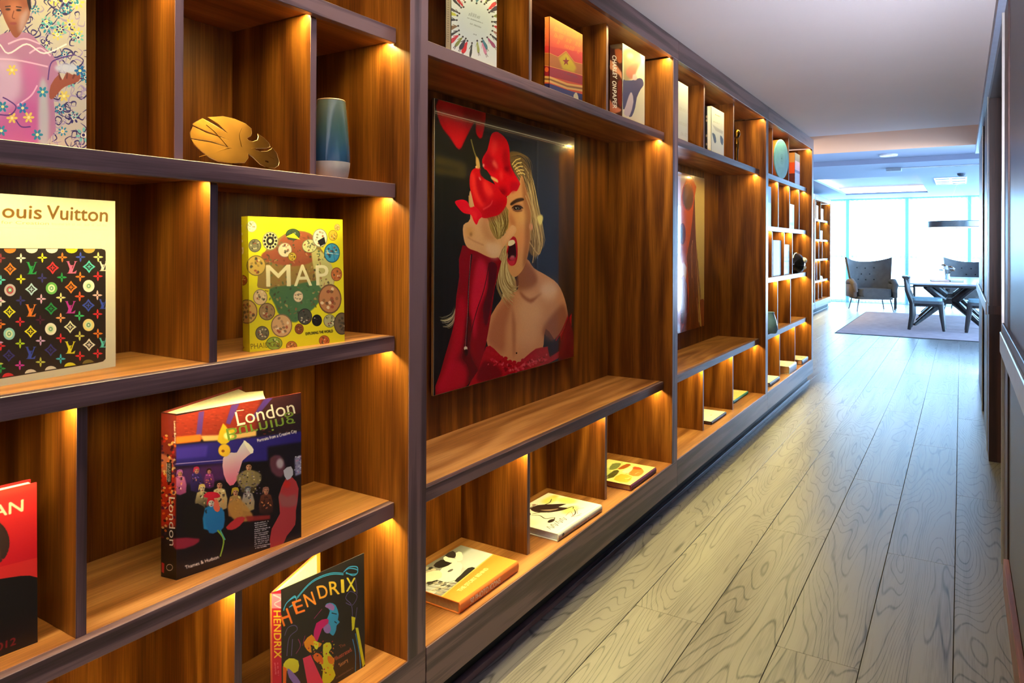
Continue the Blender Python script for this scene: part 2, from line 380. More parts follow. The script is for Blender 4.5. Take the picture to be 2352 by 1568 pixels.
# ------------------------------------------------------------------ window wall
mull_m = plain('pale_window_frame', srgb(150, 205, 225), 0.5)
glass_m = bpy.data.materials.new('window_glass'); glass_m.use_nodes = True; gn = glass_m.node_tree; gn.nodes.clear()
g_o = N(gn, 'ShaderNodeOutputMaterial'); g_m = N(gn, 'ShaderNodeMixShader'); g_m.inputs[0].default_value = 0.05; g_t = N(gn, 'ShaderNodeBsdfTransparent'); g_g = N(gn, 'ShaderNodeBsdfGlossy'); g_g.inputs['Roughness'].default_value = 0.02; g_t.inputs['Color'].default_value = (0.93, 0.98, 0.99, 1)
gn.links.new(g_t.outputs[0], g_m.inputs[1]); gn.links.new(g_g.outputs[0], g_m.inputs[2]); gn.links.new(g_m.outputs[0], g_o.inputs[0])
win = empty('window_1', (0, YW, 0), 0, kind='structure')
part('frame_rail', (XL - 0.2, XR2, -0.04, 0.06, 0.0, 0.06), mull_m, win)
part('frame_rail', (XL - 0.2, XR2, -0.04, 0.06, 2.50, 2.56), mull_m, win)
part('frame_rail', (XL - 0.2, XR2, -0.02, 0.04, 1.10, 1.16), mull_m, win)
xs = [XL - 0.17, -1.12, 0.17, 1.42, 2.7, 4.0, XR2 - 0.03]
for i, x in enumerate(xs):
    part('mullion', (x - 0.06, x + 0.06, -0.06, 0.07, 0.0, 2.56), mull_m, win)
    if i: part('window_pane', (xs[i - 1] + 0.05, x - 0.05, 0.0, 0.006, 0.06, 2.5), glass_m, win)
w2_ = empty('window_2', (XR2 + 0.05, 14.65, 0), 0, kind='structure')
for yy in (-3.2, -1.6, 0, 1.6, 3.2): part('mullion', (-0.04, 0.04, yy - 0.04, yy + 0.04, 0.0, 2.5), mull_m, w2_)
for z0_ in (0.0, 2.44): part('frame_rail', (-0.04, 0.04, -3.25, 3.25, z0_, z0_ + 0.06), mull_m, w2_)
# ------------------------------------------------------------------ printed covers: small painter that fills generated images
def px(P):
    """where a point of the scene falls in the 2352 x 1568 frame (used to carry measured print outlines onto a cover)"""
    q = Vector(P) - Vector((1.2571, 0, 1.35)); z = q.dot(F_)
    return (1176 + 1638.78 * q.dot(R_) / z, 560.42 - 1638.78 * q.dot(U_) / z)
def smooth(pts, n=5, closed=True):
    pts = [np.array(p, float) for p in pts]; m = len(pts); out = []
    for i in range(m if closed else m - 1):
        p0 = pts[(i - 1) % m] if closed or i > 0 else pts[0]; p1 = pts[i]; p2 = pts[(i + 1) % m]
        p3 = pts[(i + 2) % m] if closed or i + 2 < m else pts[-1]
        for k in range(n):
            t = k / n
            out.append(0.5 * ((2 * p1) + (-p0 + p2) * t + (2 * p0 - 5 * p1 + 4 * p2 - p3) * t * t + (-p0 + 3 * p1 - 3 * p2 + p3) * t ** 3))
    if not closed: out.append(pts[-1])
    return out
_txt = {}
def text_tris(s):
    if s not in _txt:
        cu = bpy.data.curves.new('lettering', 'FONT'); cu.body = s; cu.resolution_u = 4
        o = bpy.data.objects.new('lettering', cu); COL.objects.link(o)
        dg = bpy.context.evaluated_depsgraph_get(); me = o.evaluated_get(dg).to_mesh()
        me.calc_loop_triangles(); V = np.array([v.co[:2] for v in me.vertices]) if len(me.vertices) else np.zeros((0, 2))
        T = [tuple(t.vertices) for t in me.loop_triangles]
        bpy.data.objects.remove(o); bpy.data.curves.remove(cu)
        if len(V): V = V - [V[:, 0].min(), 0]
        _txt[s] = (V, T)
    return _txt[s]
class Art:
    def __init__(s, w, h, bg, corners=None):
        s.w, s.h = w, h; s.a = np.zeros((h, w, 3), np.float32); s.a[:] = np.array(bg) / 255.0
        s.H = None; s.rng = np.random.RandomState(5); s.local(0, 0, 1)
        if corners:      # corners: left-top, right-top, right-bottom, left-bottom in frame pixels
            A = []; B = []
            for (x, y), (u, v) in zip(corners, [(0, 0), (w, 0), (w, h), (0, h)]):
                A.append([x, y, 1, 0, 0, 0, -u * x, -u * y]); B.append(u); A.append([0, 0, 0, x, y, 1, -v * x, -v * y]); B.append(v)
            s.H = np.append(np.linalg.solve(np.array(A, float), np.array(B, float)), 1).reshape(3, 3)
    def local(s, ox, oy, k, norm=None):
        s.ox, s.oy, s.k, s.norm = ox, oy, k, norm
    def T(s, pts):
        p = np.array(pts, float)
        if s.norm or s.H is None:
            return p * np.array([s.w, s.h]) / 100.0
        p = p / s.k + [s.ox, s.oy]; q = np.c_[p, np.ones(len(p))] @ s.H.T
        return q[:, :2] / q[:, 2:3]
    def mask(s, P, pad=0):
        x0, y0 = np.floor(P.min(0)).astype(int) - 1 - pad; x1, y1 = np.ceil(P.max(0)).astype(int) + 2 + pad
        x0, y0, x1, y1 = max(x0, -pad), max(y0, -pad), min(x1, s.w + pad), min(y1, s.h + pad)
        if x1 <= x0 or y1 <= y0: return None
        xs = np.arange(x0, x1); ys = np.arange(y0, y1); m = np.zeros((len(ys), len(xs)), np.float32)
        for dy in (0.17, 0.5, 0.83):
            yy = ys + dy
            for dx in (0.25, 0.75):
                c = np.zeros((len(ys), len(xs)), bool); X = xs + dx
                for i in range(len(P)):
                    ax, ay = P[i]; bx, by = P[(i + 1) % len(P)]
                    if ay == by: continue
                    r = (ay <= yy) != (by <= yy)
                    if not r.any(): continue
                    xi = ax + (yy[r] - ay) * (bx - ax) / (by - ay)
                    c[r] ^= X[None, :] < xi[:, None]
                m += c
        return m / 6.0, x0, y0
    def blend(s, m, x0, y0, col, al=1.0, col2=None, ang=0.0, add=False):
        X0, Y0 = max(x0, 0), max(y0, 0); X1, Y1 = min(x0 + m.shape[1], s.w), min(y0 + m.shape[0], s.h)
        if X1 <= X0 or Y1 <= Y0: return
        mm = (m[Y0 - y0:Y1 - y0, X0 - x0:X1 - x0] * al)[..., None]; c = np.array(col, np.float32) / 255
        if col2 is not None:
            yy, xx = np.mgrid[Y0:Y1, X0:X1]; d = xx * math.sin(ang) + yy * math.cos(ang); lo, hi = x0 * math.sin(ang) + y0 * math.cos(ang), (x0 + m.shape[1]) * math.sin(ang) + (y0 + m.shape[0]) * math.cos(ang)
            t = np.clip((d - lo) / max(1e-6, hi - lo), 0, 1)[..., None]; c = c * (1 - t) + np.array(col2, np.float32) / 255 * t
        s.a[Y0:Y1, X0:X1] = s.a[Y0:Y1, X0:X1] * (1 - mm) + c * mm
    def blur(s, m, r):
        for _ in range(2):
            for ax in (0, 1):
                k = int(r)
                if k < 1: continue
                p = [(0, 0), (0, 0)]; p[ax] = (k + 1, k); q = np.cumsum(np.pad(m, p), axis=ax)
                n = m.shape[ax]
                m = (np.take(q, range(2 * k + 1, 2 * k + 1 + n), ax) - np.take(q, range(0, n), ax)) / (2 * k + 1)
        return m
    def poly(s, pts, col, al=1.0, sm=0, bl=0, col2=None, ang=0.0):
        if sm: pts = smooth(pts, sm)
        P = s.T(pts); r = s.mask(P, int(bl * 2) + 1 if bl else 0)
        if r is None: return
        m, x0, y0 = r
        if bl: m = s.blur(m, bl)
        s.blend(m, x0, y0, col, al, col2, ang)
    def ell(s, cx, cy, rx, ry, col, al=1.0, bl=0, rot=0, n=22, **kw):
        c, d = math.cos(rot), math.sin(rot)
        s.poly([(cx + rx * math.cos(t) * c - ry * math.sin(t) * d, cy + rx * math.cos(t) * d + ry * math.sin(t) * c) for t in np.linspace(0, 2 * PI, n, endpoint=False)], col, al, 0, bl, **kw)
    def ring(s, cx, cy, r, wd, col, **kw):
        a = np.linspace(0, 2 * PI, 24); s.line([(cx + r * math.cos(t), cy + r * math.sin(t)) for t in a], wd, col, sm=0, **kw)
    def line(s, pts, wd, col, al=1.0, sm=5, taper=0.0, bl=0):
        """stroke; wd in canvas pixels"""
        if sm: pts = smooth(pts, sm, closed=False)
        P = s.T(pts); n = len(P); L = []; Rr = []
        for i in range(n):
            t = P[min(i + 1, n - 1)] - P[max(i - 1, 0)]; t = t / (np.linalg.norm(t) + 1e-9); nn = np.array([-t[1], t[0]])
            f = i / max(1, n - 1); k = wd / 2 * (1 - taper * abs(2 * f - 1) ** 1.5 if taper >= 0 else 1 + taper * f)
            L.append(P[i] + nn * k); Rr.append(P[i] - nn * k)
        r = s.mask(np.array(L + Rr[::-1]), int(bl * 2) + 1 if bl else 0)
        if r is None: return
        m, x0, y0 = r
        if bl: m = s.blur(m, bl)
        s.blend(np.clip(m, 0, 1), x0, y0, col, al)
    def text(s, string, x, y, size, col, al=1.0, ux=(1, 0), uy=(0, -1), wide=1.0, bold=0.0):
        """x, y: baseline start; ux/uy: directions of the line and of the letters' height, in current units"""
        V, T = text_tris(string)
        if not len(V): return
        Q = np.array([x, y]) + V[:, :1] * size * wide * np.array(ux) + V[:, 1:2] * size * np.array(uy)
        P = s.T(Q); x0, y0 = np.floor(P.min(0)).astype(int) - 3; x1, y1 = np.ceil(P.max(0)).astype(int) + 4
        x0, y0 = max(x0, 0), max(y0, 0); x1, y1 = min(x1, s.w), min(y1, s.h)
        if x1 <= x0 or y1 <= y0: return
        M = np.zeros((y1 - y0, x1 - x0), np.float32)
        for t in T:
            r = s.mask(P[list(t)])
            if r is None: continue
            m, a, b = r
            A0, B0 = max(a, x0), max(b, y0); A1, B1 = min(a + m.shape[1], x1), min(b + m.shape[0], y1)
            if A1 > A0 and B1 > B0: M[B0 - y0:B1 - y0, A0 - x0:A1 - x0] += m[B0 - b:B1 - b, A0 - a:A1 - a]
        M = np.clip(M, 0, 1)
        if bold: M = np.clip(s.blur(M, bold) * 1.9, 0, 1)
        s.blend(M, x0, y0, col, al)
    def noise(s, amp=0.03, cell=3):
        h, w_ = s.h // cell + 2, s.w // cell + 2
        n = np.kron(s.rng.rand(h, w_), np.ones((cell, cell)))[:s.h, :s.w] - 0.5
        s.a = np.clip(s.a + amp * n[..., None], 0, 1)
    def strands(s, guide_a, guide_b, n, wd, cols, jit=0.06, al=0.8, taper=0.7):
        """hair: n strokes interpolated between two guide lines"""
        ga, gb = [np.array(smooth(g, 4, closed=False)) for g in (guide_a, guide_b)]
        m = min(len(ga), len(gb)); ga = ga[np.linspace(0, len(ga) - 1, m).astype(int)]; gb = gb[np.linspace(0, len(gb) - 1, m).astype(int)]
        span = np.linalg.norm(ga - gb, axis=1).mean()
        for _ in range(n):
            t = s.rng.rand(); j = np.cumsum(s.rng.randn(m, 2), 0) * span * jit / math.sqrt(m)
            k0 = s.rng.randint(0, max(1, m // 4)); k1 = m - s.rng.randint(0, max(1, m // 4))
            s.line((ga * (1 - t) + gb * t + j)[k0:k1], wd * (0.5 + s.rng.rand()), cols[s.rng.randint(len(cols))], al, 0, taper)
    def material(s, name, rough=0.45, coat=0.0, spec=0.5):
        img = bpy.data.images.new(name, s.w, s.h, alpha=False); b = np.ones((s.h, s.w, 4), np.float32)
        b[..., :3] = np.clip(s.a[::-1], 0, 1); img.pixels.foreach_set(b.ravel()); img.update(); img.pack()
        mt, nt, bs = new_mat(name); tx = N(nt, 'ShaderNodeTexImage'); tx.image = img; tx.extension = 'EXTEND'
        nt.links.new(tx.outputs['Color'], bs.inputs['Base Color'])
        bs.inputs['Roughness'].default_value = rough; bs.inputs['Coat Weight'].default_value = coat; bs.inputs['Coat Roughness'].default_value = 0.03
        bs.inputs['Specular IOR Level'].default_value = spec
        return mt
def quad(name, A, B, C_, D, mat, parent=None, off=None, n=1):
    """textured rectangle: A left-top, B right-top, C right-bottom, D left-bottom"""
    me = bpy.data.meshes.new(name); P = [Vector(p) for p in (D, C_, B, A)]
    o0 = sum(P, Vector()) / 4
    me.from_pydata([p - o0 for p in P], [], [(0, 1, 2, 3)]); uv = me.uv_layers.new(name='uv')
    for i, c in enumerate([(0, 0), (1, 0), (1, 1), (0, 1)]): uv.data[i].uv = c
    me.materials.append(mat); o = bpy.data.objects.new(name, me); COL.objects.link(o); o.location = o0
    if parent: o.parent = parent; o.location = o0 - parent.location
    return o
def _tf(s, string, x0, y0, x1, y1, cap, col, mirror=False, bold=0.0, al=1.0, serif=0):
    """text fitted on the baseline (x0,y0)-(x1,y1) with capitals of height cap"""
    V, T = text_tris(string)
    if not len(V): return
    L = math.hypot(x1 - x0, y1 - y0); size = cap / 0.73; wide = L / (V[:, 0].max() * size); ux = ((x1 - x0) / L, (y1 - y0) / L)
    uy = s.up if getattr(s, 'up', None) else (ux[1], -ux[0])
    if mirror: uy = (-uy[0], -uy[1])
    s.text(string, x0, y0, size, col, al, ux, uy, wide, bold)
Art.fit = _tf
def _scr(s, x0, y0, x1, y1, h, col, wd=1.2, al=0.8, step=None):
    """a line of print too small to read"""
    L = math.hypot(x1 - x0, y1 - y0); d = np.array([(x1 - x0) / L, (y1 - y0) / L]); n = np.array([d[1], -d[0]]); t = 0; step = step or abs(h) * 0.5
    while t < L:
        if s.rng.rand() > 0.12:
            p = np.array([x0, y0]) + d * t; a = h * (0.6 + 0.4 * s.rng.rand())
            s.line([p, p + n * a, p + n * a + d * step * 0.5, p + d * step * 0.5], wd, col, al, 0)
        t += step * (0.8 + 0.5 * s.rng.rand())
Art.scribble = _scr
def flower4(a, x, y, r, col, inner=None):
    q = [1.0, 0.52, 0.24, 0.52]; P = [(x + r * q[k % 4] * math.cos(k * PI / 8), y + r * q[k % 4] * math.sin(k * PI / 8)) for k in range(16)]
    a.poly(P, col, sm=2)
    if inner: a.ell(x, y, r * 0.14, r * 0.14, inner, n=8)
def diamond4(a, x, y, r, col, bg):
    for q, c in ((1.0, col), (0.62, bg)):
        a.poly([(x + r * q, y), (x + r * 0.42 * q, y + r * 0.42 * q), (x, y + r * q), (x - r * 0.42 * q, y + r * 0.42 * q), (x - r * q, y), (x - r * 0.42 * q, y - r * 0.42 * q), (x, y - r * q), (x + r * 0.42 * q, y - r * 0.42 * q)], c)
    flower4(a, x, y, r * 0.42, col)
def mono(a, x, y, r, col):
    a.poly([(x - r * .95, y - r), (x - r * .3, y - r), (x - r * .42, y - r * .88), (x + r * .12, y + r * .25), (x + r * .52, y - r * .82), (x + r * .4, y - r), (x + r, y - r), (x + r * .72, y - r * .86), (x + r * .05, y + r * .95), (x - r * .08, y + r * .95), (x - r * .72, y - r * .86)], col)
    a.poly([(x - r * .2, y - r * .35), (x + r * .35, y - r * .35), (x + r * .18, y - r * .2), (x - r * .12, y + r * .8), (x + r * .35, y + r * .8), (x + r * .85, y + r * .45), (x + r * .7, y + r), (x - r * .8, y + r), (x - r * .52, y + r * .84), (x - r * .18, y - r * .2)], col, 0.92)

# ---- the woman in red (glazed picture in the second bay)
def art_red(corners):
    a = Art(660, 660, (16, 18, 28), corners); Z1 = (960, 200, 2.178); Z2 = (1000, 330, 5.41)
    a.poly([(960, 180), (1400, 180), (1400, 950), (960, 950)], (40, 38, 32), col2=(12, 15, 26))
    a.poly([(1150, 180), (1330, 180), (1330, 830), (1150, 830)], (44, 47, 62), 0.9, bl=30, col2=(24, 32, 64))
    a.local(*Z1)
    a.poly([(85, 335), (240, 385), (240, 455), (85, 430)], (74, 64, 36), 0.9, bl=5)  # blurred olive reflection in the glazing, painted into the print
    a.poly([(85, 380), (200, 405), (200, 420), (85, 400)], (40, 38, 30), 0.8, bl=3)
    a.poly([(705, 260), (785, 270), (785, 1350), (705, 1350)], (48, 36, 30), 0.85, bl=3)  # brownish reflection down the right side, painted into the print
    SK, SD, SL = (214, 150, 112), (150, 88, 62), (242, 192, 158)
    # hair behind the head and neck
    a.poly([(455, 325), (520, 330), (560, 400), (590, 520), (615, 640), (628, 760), (600, 840), (560, 830), (540, 700), (520, 500), (470, 400)], (112, 88, 58), sm=4, bl=2)
    a.strands([(470, 335), (560, 420), (600, 600), (630, 760), (605, 835)], [(480, 420), (540, 540), (570, 700), (585, 820), (580, 880)], 60, 2.2, [(196, 166, 112), (150, 118, 74), (90, 66, 44), (226, 200, 148)])
    a.strands([(400, 640), (395, 860), (430, 1000), (400, 1120), (355, 1210)], [(500, 700), (470, 900), (490, 1000), (455, 1110), (380, 1190)], 150, 3, [(205, 182, 134), (168, 140, 98), (120, 95, 64), (228, 208, 164)])
    a.strands([(185, 1085), (170, 1130), (130, 1150), (100, 1150)], [(190, 1130), (180, 1170), (160, 1200), (130, 1200)], 26, 1.6, [(190, 180, 150), (120, 110, 90)])
    # shoulders, arm and chest
    a.poly([(350, 1300), (350, 1180), (420, 1060), (500, 1010), (500, 900), (545, 860), (580, 905), (640, 940), (700, 985), (735, 1060), (752, 1150), (750, 1230), (700, 1280), (640, 1210), (620, 1330), (540, 1400), (440, 1400)], SK, sm=3)
    a.poly([(352, 1290), (360, 1190), (420, 1080), (480, 1050), (440, 1200), (430, 1330)], (176, 104, 78), 0.8, sm=3, bl=9)
    a.poly([(545, 870), (500, 905), (490, 1010), (560, 1010), (600, 960)], (140, 78, 52), 0.8, sm=3, bl=7)
    a.ell(655, 1020, 45, 48, SL, 0.95, bl=12); a.ell(560, 1130, 70, 90, SL, 0.6, bl=22); a.ell(540, 1250, 70, 60, SL, 0.45, bl=18)
    a.poly([(510, 1020), (560, 1060), (620, 1030), (600, 1050), (565, 1080), (520, 1050)], (150, 84, 60), 0.8, sm=3, bl=3)
    a.poly([(620, 1230), (680, 1130), (735, 1090), (752, 1230), (700, 1290)], (140, 78, 58), 0.75, sm=3, bl=8)
    a.poly([(470, 1100), (490, 1190), (485, 1340), (475, 1340), (470, 1200)], (170, 104, 80), 0.7, sm=2, bl=5)
    a.ell(493, 1332, 4, 4, (60, 30, 25))
    # face
    a.poly([(445, 545), (500, 490), (520, 440), (545, 520), (565, 620), (562, 760), (545, 860), (520, 920), (480, 950), (450, 900), (440, 760), (440, 640)], (222, 158, 108), sm=4)
    a.poly([(520, 440), (545, 520), (566, 620), (562, 760), (545, 870), (525, 900), (535, 700), (525, 560)], (150, 90, 52), 0.75, sm=3, bl=6)
    a.local(*Z2)
    a.ell(1070, 900, 60, 110, (240, 184, 120), 0.7, bl=14); a.ell(1075, 1200, 40, 160, (238, 150, 100), 0.6, bl=14)
    a.poly([(930, 740), (1000, 685), (1080, 670), (1100, 700), (1010, 730), (945, 765)], (62, 38, 26), 0.95, sm=3, bl=1)
    a.ell(1020, 795, 66, 40, (120, 70, 52), 0.9, bl=4); a.ell(1020, 800, 52, 24, (40, 26, 26), 1, bl=1); a.ell(1022, 802, 22, 18, (92, 96, 104)); a.ell(1022, 802, 10, 11, (14, 12, 16)); a.ell(1000, 795, 7, 5, (230, 230, 230))
    a.line([(950, 800), (990, 770), (1050, 772), (1090, 800)], 2.4, (20, 12, 12)); a.line([(960, 815), (1010, 840), (1080, 830)], 1.6, (90, 50, 40))
    a.poly([(915, 850), (960, 900), (1000, 1010), (960, 1030), (920, 960)], (176, 100, 66), 0.6, sm=3, bl=6)
    # open mouth
    a.poly([(925, 1180), (965, 1150), (1005, 1180), (1022, 1290), (1018, 1430), (985, 1505), (930, 1510), (890, 1450), (880, 1360), (905, 1260)], (176, 18, 40), sm=4)
    a.poly([(930, 1215), (985, 1215), (1000, 1300), (1000, 1400), (960, 1460), (915, 1440), (898, 1370), (915, 1280)], (46, 10, 18), sm=4)
    a.poly([(915, 1205), (975, 1195), (988, 1235), (940, 1268), (905, 1262)], (244, 232, 214), sm=3)
    a.ell(955, 1425, 40, 26, (190, 60, 90), 0.95, bl=2); a.ell(960, 1400, 26, 9, (240, 200, 205), 0.8, bl=2)
    a.poly([(905, 1460), (985, 1450), (975, 1500), (930, 1512)], (214, 40, 66), 0.9, sm=3, bl=1)
    # ear, ear ring, loose strands, light behind
    a.ell(1188, 1030, 22, 46, (230, 150, 120), 1, bl=2)
    a.poly([(1260, 910), (1320, 880), (1340, 930), (1310, 1010), (1270, 970)], (240, 226, 150), 0.95, sm=3, bl=2)
    for g in ([(1180, 620), (1250, 880), (1330, 1180), (1310, 1330), (1270, 1365), (1170, 1220)], [(1140, 600), (1230, 900), (1240, 1200), (1210, 1480)], [(1120, 640), (1190, 860), (1180, 1060), (1190, 1200)]):
        a.line(g, 4, (196, 160, 112), 0.95)
    a.strands([(930, 140), (1060, 110), (1170, 220), (1200, 500)], [(940, 240), (1040, 300), (1100, 420), (1150, 640)], 30, 2, [(90, 70, 46), (60, 50, 42), (130, 104, 66)])
    for k in range(5): a.line([(950 + k * 18, 260 + k * 28), (1000 + k * 20, 200 + k * 40), (1060 + k * 14, 180 + k * 50)], 3.2, (238, 208, 136), 0.95)
    # hair in front of the face, below the flower
    a.poly([(640, 900), (880, 780), (905, 900), (900, 1050), (760, 1200), (640, 1150)], (150, 128, 74), sm=2)
    a.strands([(650, 900), (690, 1000), (740, 1110), (780, 1200)], [(880, 790), (905, 900), (895, 1000), (820, 1150)], 70, 2.4, [(214, 196, 140), (176, 150, 92), (118, 92, 50), (90, 66, 34)])
    a.local(*Z1)
    a.strands([(425, 790), (402, 870), (398, 980), (430, 1060), (465, 1110)], [(452, 840), (438, 905), (448, 965), (480, 1000), (500, 985)], 60, 3, [(222, 204, 158), (180, 152, 106), (140, 112, 72)])
    # sleeve
    a.poly([(222, 790), (400, 850), (410, 900), (385, 1000), (370, 1110), (350, 1230), (330, 1330), (300, 1420), (240, 1500), (85, 1545), (110, 1430), (150, 1290), (180, 1180), (190, 1050), (205, 950)], (132, 8, 26), sm=2)
    a.poly([(300, 860), (345, 900), (340, 1020), (300, 1120), (285, 1260), (262, 1150), (270, 1000)], (206, 26, 58), 0.9, sm=3, bl=7)
    a.poly([(205, 1060), (240, 1100), (235, 1250), (190, 1360), (130, 1500), (100, 1500), (160, 1320)], (176, 10, 36), 0.9, sm=3, bl=7)
    a.poly([(355, 880), (395, 900), (365, 1080), (340, 1200), (325, 1110), (350, 1000)], (70, 4, 18), 0.85, sm=3, bl=5)
    a.poly([(245, 1130), (270, 1180), (262, 1330), (300, 1420), (240, 1490), (215, 1400), (225, 1280)], (84, 4, 18), 0.8, sm=3, bl=5)
    a.poly([(90, 1530), (130, 1440), (170, 1370), (240, 1400), (230, 1500)], (190, 12, 44), 0.8, sm=3, bl=6)
    a.line([(268, 835), (252, 1000), (250, 1150), (238, 1340)], 4, (36, 8, 14)); a.line([(356, 880), (330, 1010), (290, 1130), (250, 1290)], 3, (60, 8, 16), 0.8)
    a.line([(262, 840), (246, 1150), (236, 1310)], 1.4, (180, 160, 160), 0.7); a.ell(238, 1308, 9, 10, (220, 214, 210)); a.ell(240, 1330, 10, 18, (30, 10, 14), 0.9)
    # lace
    a.poly([(300, 1420), (340, 1300), (380, 1310), (420, 1350), (490, 1385), (540, 1350), (590, 1310), (640, 1300), (700, 1270), (770, 1130), (752, 1280), (700, 1360), (600, 1400), (450, 1440), (330, 1490), (250, 1500)], (170, 12, 34), sm=2)
    a.poly([(330, 1370), (400, 1400), (420, 1450), (330, 1480), (290, 1460)], (110, 6, 24), 0.9, sm=2, bl=4); a.poly([(650, 1300), (710, 1240), (720, 1310), (660, 1350)], (22, 24, 44), 0.9, bl=3)
    for k in range(90):
        x = 350 + 300 * a.rng.rand(); y = 1392 - 50 * abs((x - 495) / 150) ** 1.0 + 34 * a.rng.rand() + (10 if x < 500 else -4)
        a.ell(x, y, 5 + 5 * a.rng.rand(), 3 + 4 * a.rng.rand(), [(214, 40, 62), (120, 4, 22), (232, 90, 104)][a.rng.randint(3)], 0.7, n=8, rot=a.rng.rand() * 3)
    for k in range(14): a.ell(350 + k * 22, 1318 + (k if k < 7 else 13 - k) * 10 + (6 if k % 2 else 0), 11, 9, (178, 16, 38), n=10)
    a.poly([(745, 1160), (760, 1150), (785, 1340), (700, 1360)], (120, 10, 28), 0.9, sm=2, bl=3)
    a.line([(752, 1150), (720, 1220), (690, 1270)], 5, (150, 12, 34))
    # hand
    a.local(*Z2)
    a.poly([(345, 1010), (430, 930), (420, 620), (450, 600), (500, 780), (560, 900), (650, 930), (680, 1060), (770, 1190), (880, 1100), (950, 1010), (1005, 1050), (985, 1120), (900, 1220), (830, 1310), (790, 1400), (720, 1420), (640, 1400), (520, 1340), (400, 1290), (350, 1180)], (224, 172, 136), sm=3)
    a.poly([(560, 960), (650, 960), (690, 1090), (760, 1200), (700, 1230), (600, 1150)], (190, 132, 96), 0.7, sm=3, bl=8); a.poly([(880, 1120), (950, 1030), (1000, 1060), (930, 1160), (840, 1250)], (240, 178, 140), 0.9, sm=3, bl=5)
    a.poly([(620, 1250), (760, 1240), (820, 1290), (790, 1400), (700, 1415)], (234, 196, 184), 0.8, sm=3, bl=8); a.ell(420, 1090, 50, 70, (206, 150, 84), 0.7, bl=8); a.ell(440, 1125, 16, 14, (80, 50, 30), 0.8, bl=3)
    a.line([(400, 1160), (480, 1210), (600, 1260)], 3, (180, 124, 96), 0.6, bl=1); a.line([(420, 640), (430, 800), (470, 900)], 7, (214, 170, 120), 0.9)
    # flower
    R1, R2, R3, R4 = (224, 12, 30), (160, 4, 22), (250, 60, 56), (100, 2, 18)
    a.poly([(580, 190), (640, 80), (665, -10), (700, -130), (780, -150), (880, -60), (920, 60), (930, 240), (980, 360), (1050, 480), (1045, 520), (1010, 585), (960, 580), (890, 650), (800, 600), (700, 430), (640, 330), (600, 300)], R1, sm=3)
    a.poly([(640, 100), (700, 160), (770, 260), (760, 330), (690, 350), (620, 290), (590, 200)], R2, 0.85, sm=3, bl=6); a.poly([(880, 60), (920, 230), (960, 380), (900, 360), (850, 280), (830, 150)], R2, 0.8, sm=3, bl=6)
    a.poly([(720, -60), (780, 20), (740, 120), (700, 130), (690, 20)], R3, 0.7, sm=3, bl=7); a.poly([(700, 230), (740, 200), (780, 300), (740, 290)], (250, 110, 96), 0.8, sm=3, bl=4); a.poly([(800, 330), (840, 360), (830, 450), (800, 420)], R3, 0.8, sm=3, bl=5)
    a.ell(885, 310, 34, 24, R4, 0.9, bl=5); a.ell(835, 600, 60, 50, R4, 0.8, bl=8); a.poly([(940, 470), (1040, 500), (1010, 570), (930, 600)], (186, 8, 34), 0.8, sm=2, bl=4)
    a.poly([(430, 390), (470, 310), (560, 300), (600, 420), (680, 470), (760, 520), (830, 620), (885, 660), (880, 760), (800, 870), (700, 905), (590, 920), (500, 820), (450, 640), (425, 520)], (214, 14, 28), sm=3)
    a.poly([(450, 340), (500, 420), (520, 560), (590, 740), (640, 770), (590, 790), (500, 700), (450, 560), (435, 430)], (252, 52, 48), 0.9, sm=3, bl=5); a.poly([(600, 440), (680, 520), (720, 620), (660, 650), (600, 560)], (252, 56, 52), 0.9, sm=3, bl=5)
    a.poly([(500, 400), (560, 460), (590, 600), (640, 700), (600, 720), (530, 600)], (180, 6, 24), 0.8, sm=3, bl=5); a.poly([(600, 800), (750, 700), (870, 690), (800, 860), (620, 915)], (170, 4, 26), 0.7, sm=3, bl=9)
    a.line([(590, 815), (680, 760), (710, 700)], 4, (240, 70, 70), 0.8, bl=1)
    a.poly([(555, 310), (600, 320), (690, 400), (680, 440), (600, 420), (560, 380)], (34, 42, 38), 0.95, sm=2, bl=2); a.poly([(690, 400), (770, 440), (775, 480), (700, 440)], (240, 190, 130), 0.95, sm=2, bl=1); a.ell(596, 265, 12, 22, (245, 170, 160), 0.9, bl=1); a.ell(552, 430, 10, 26, (240, 150, 140), 0.8, bl=1, rot=-.5)
    a.poly([(240, 715), (330, 690), (400, 720), (430, 790), (500, 780), (580, 890), (540, 940), (510, 1005), (470, 950), (440, 880), (350, 860), (280, 790)], (232, 14, 44), sm=3); a.poly([(330, 790), (430, 820), (520, 850), (500, 960), (440, 870)], (250, 44, 56), 0.7, sm=2, bl=4)
    a.line([(440, -60), (480, 90), (520, 200), (545, 300)], 5, (120, 108, 60)); a.poly([(500, 160), (535, 180), (555, 290), (510, 300)], (222, 176, 110), 0.95, sm=2, bl=1); a.ell(508, 285, 14, 16, (236, 186, 140))
    a.local(*Z1)
    a.poly([(100, 60), (300, 80), (340, 120), (320, 250), (290, 230), (285, 170), (240, 250), (205, 310), (160, 250), (110, 180)], (204, 10, 24), sm=3, bl=2)
    a.poly([(120, 90), (200, 110), (240, 200), (200, 290), (150, 220)], (240, 30, 40), 0.6, sm=3, bl=6); a.poly([(230, 90), (320, 110), (310, 180), (240, 160)], (150, 6, 22), 0.6, sm=3, bl=6)
    a.noise(0.02, 2)
    return a
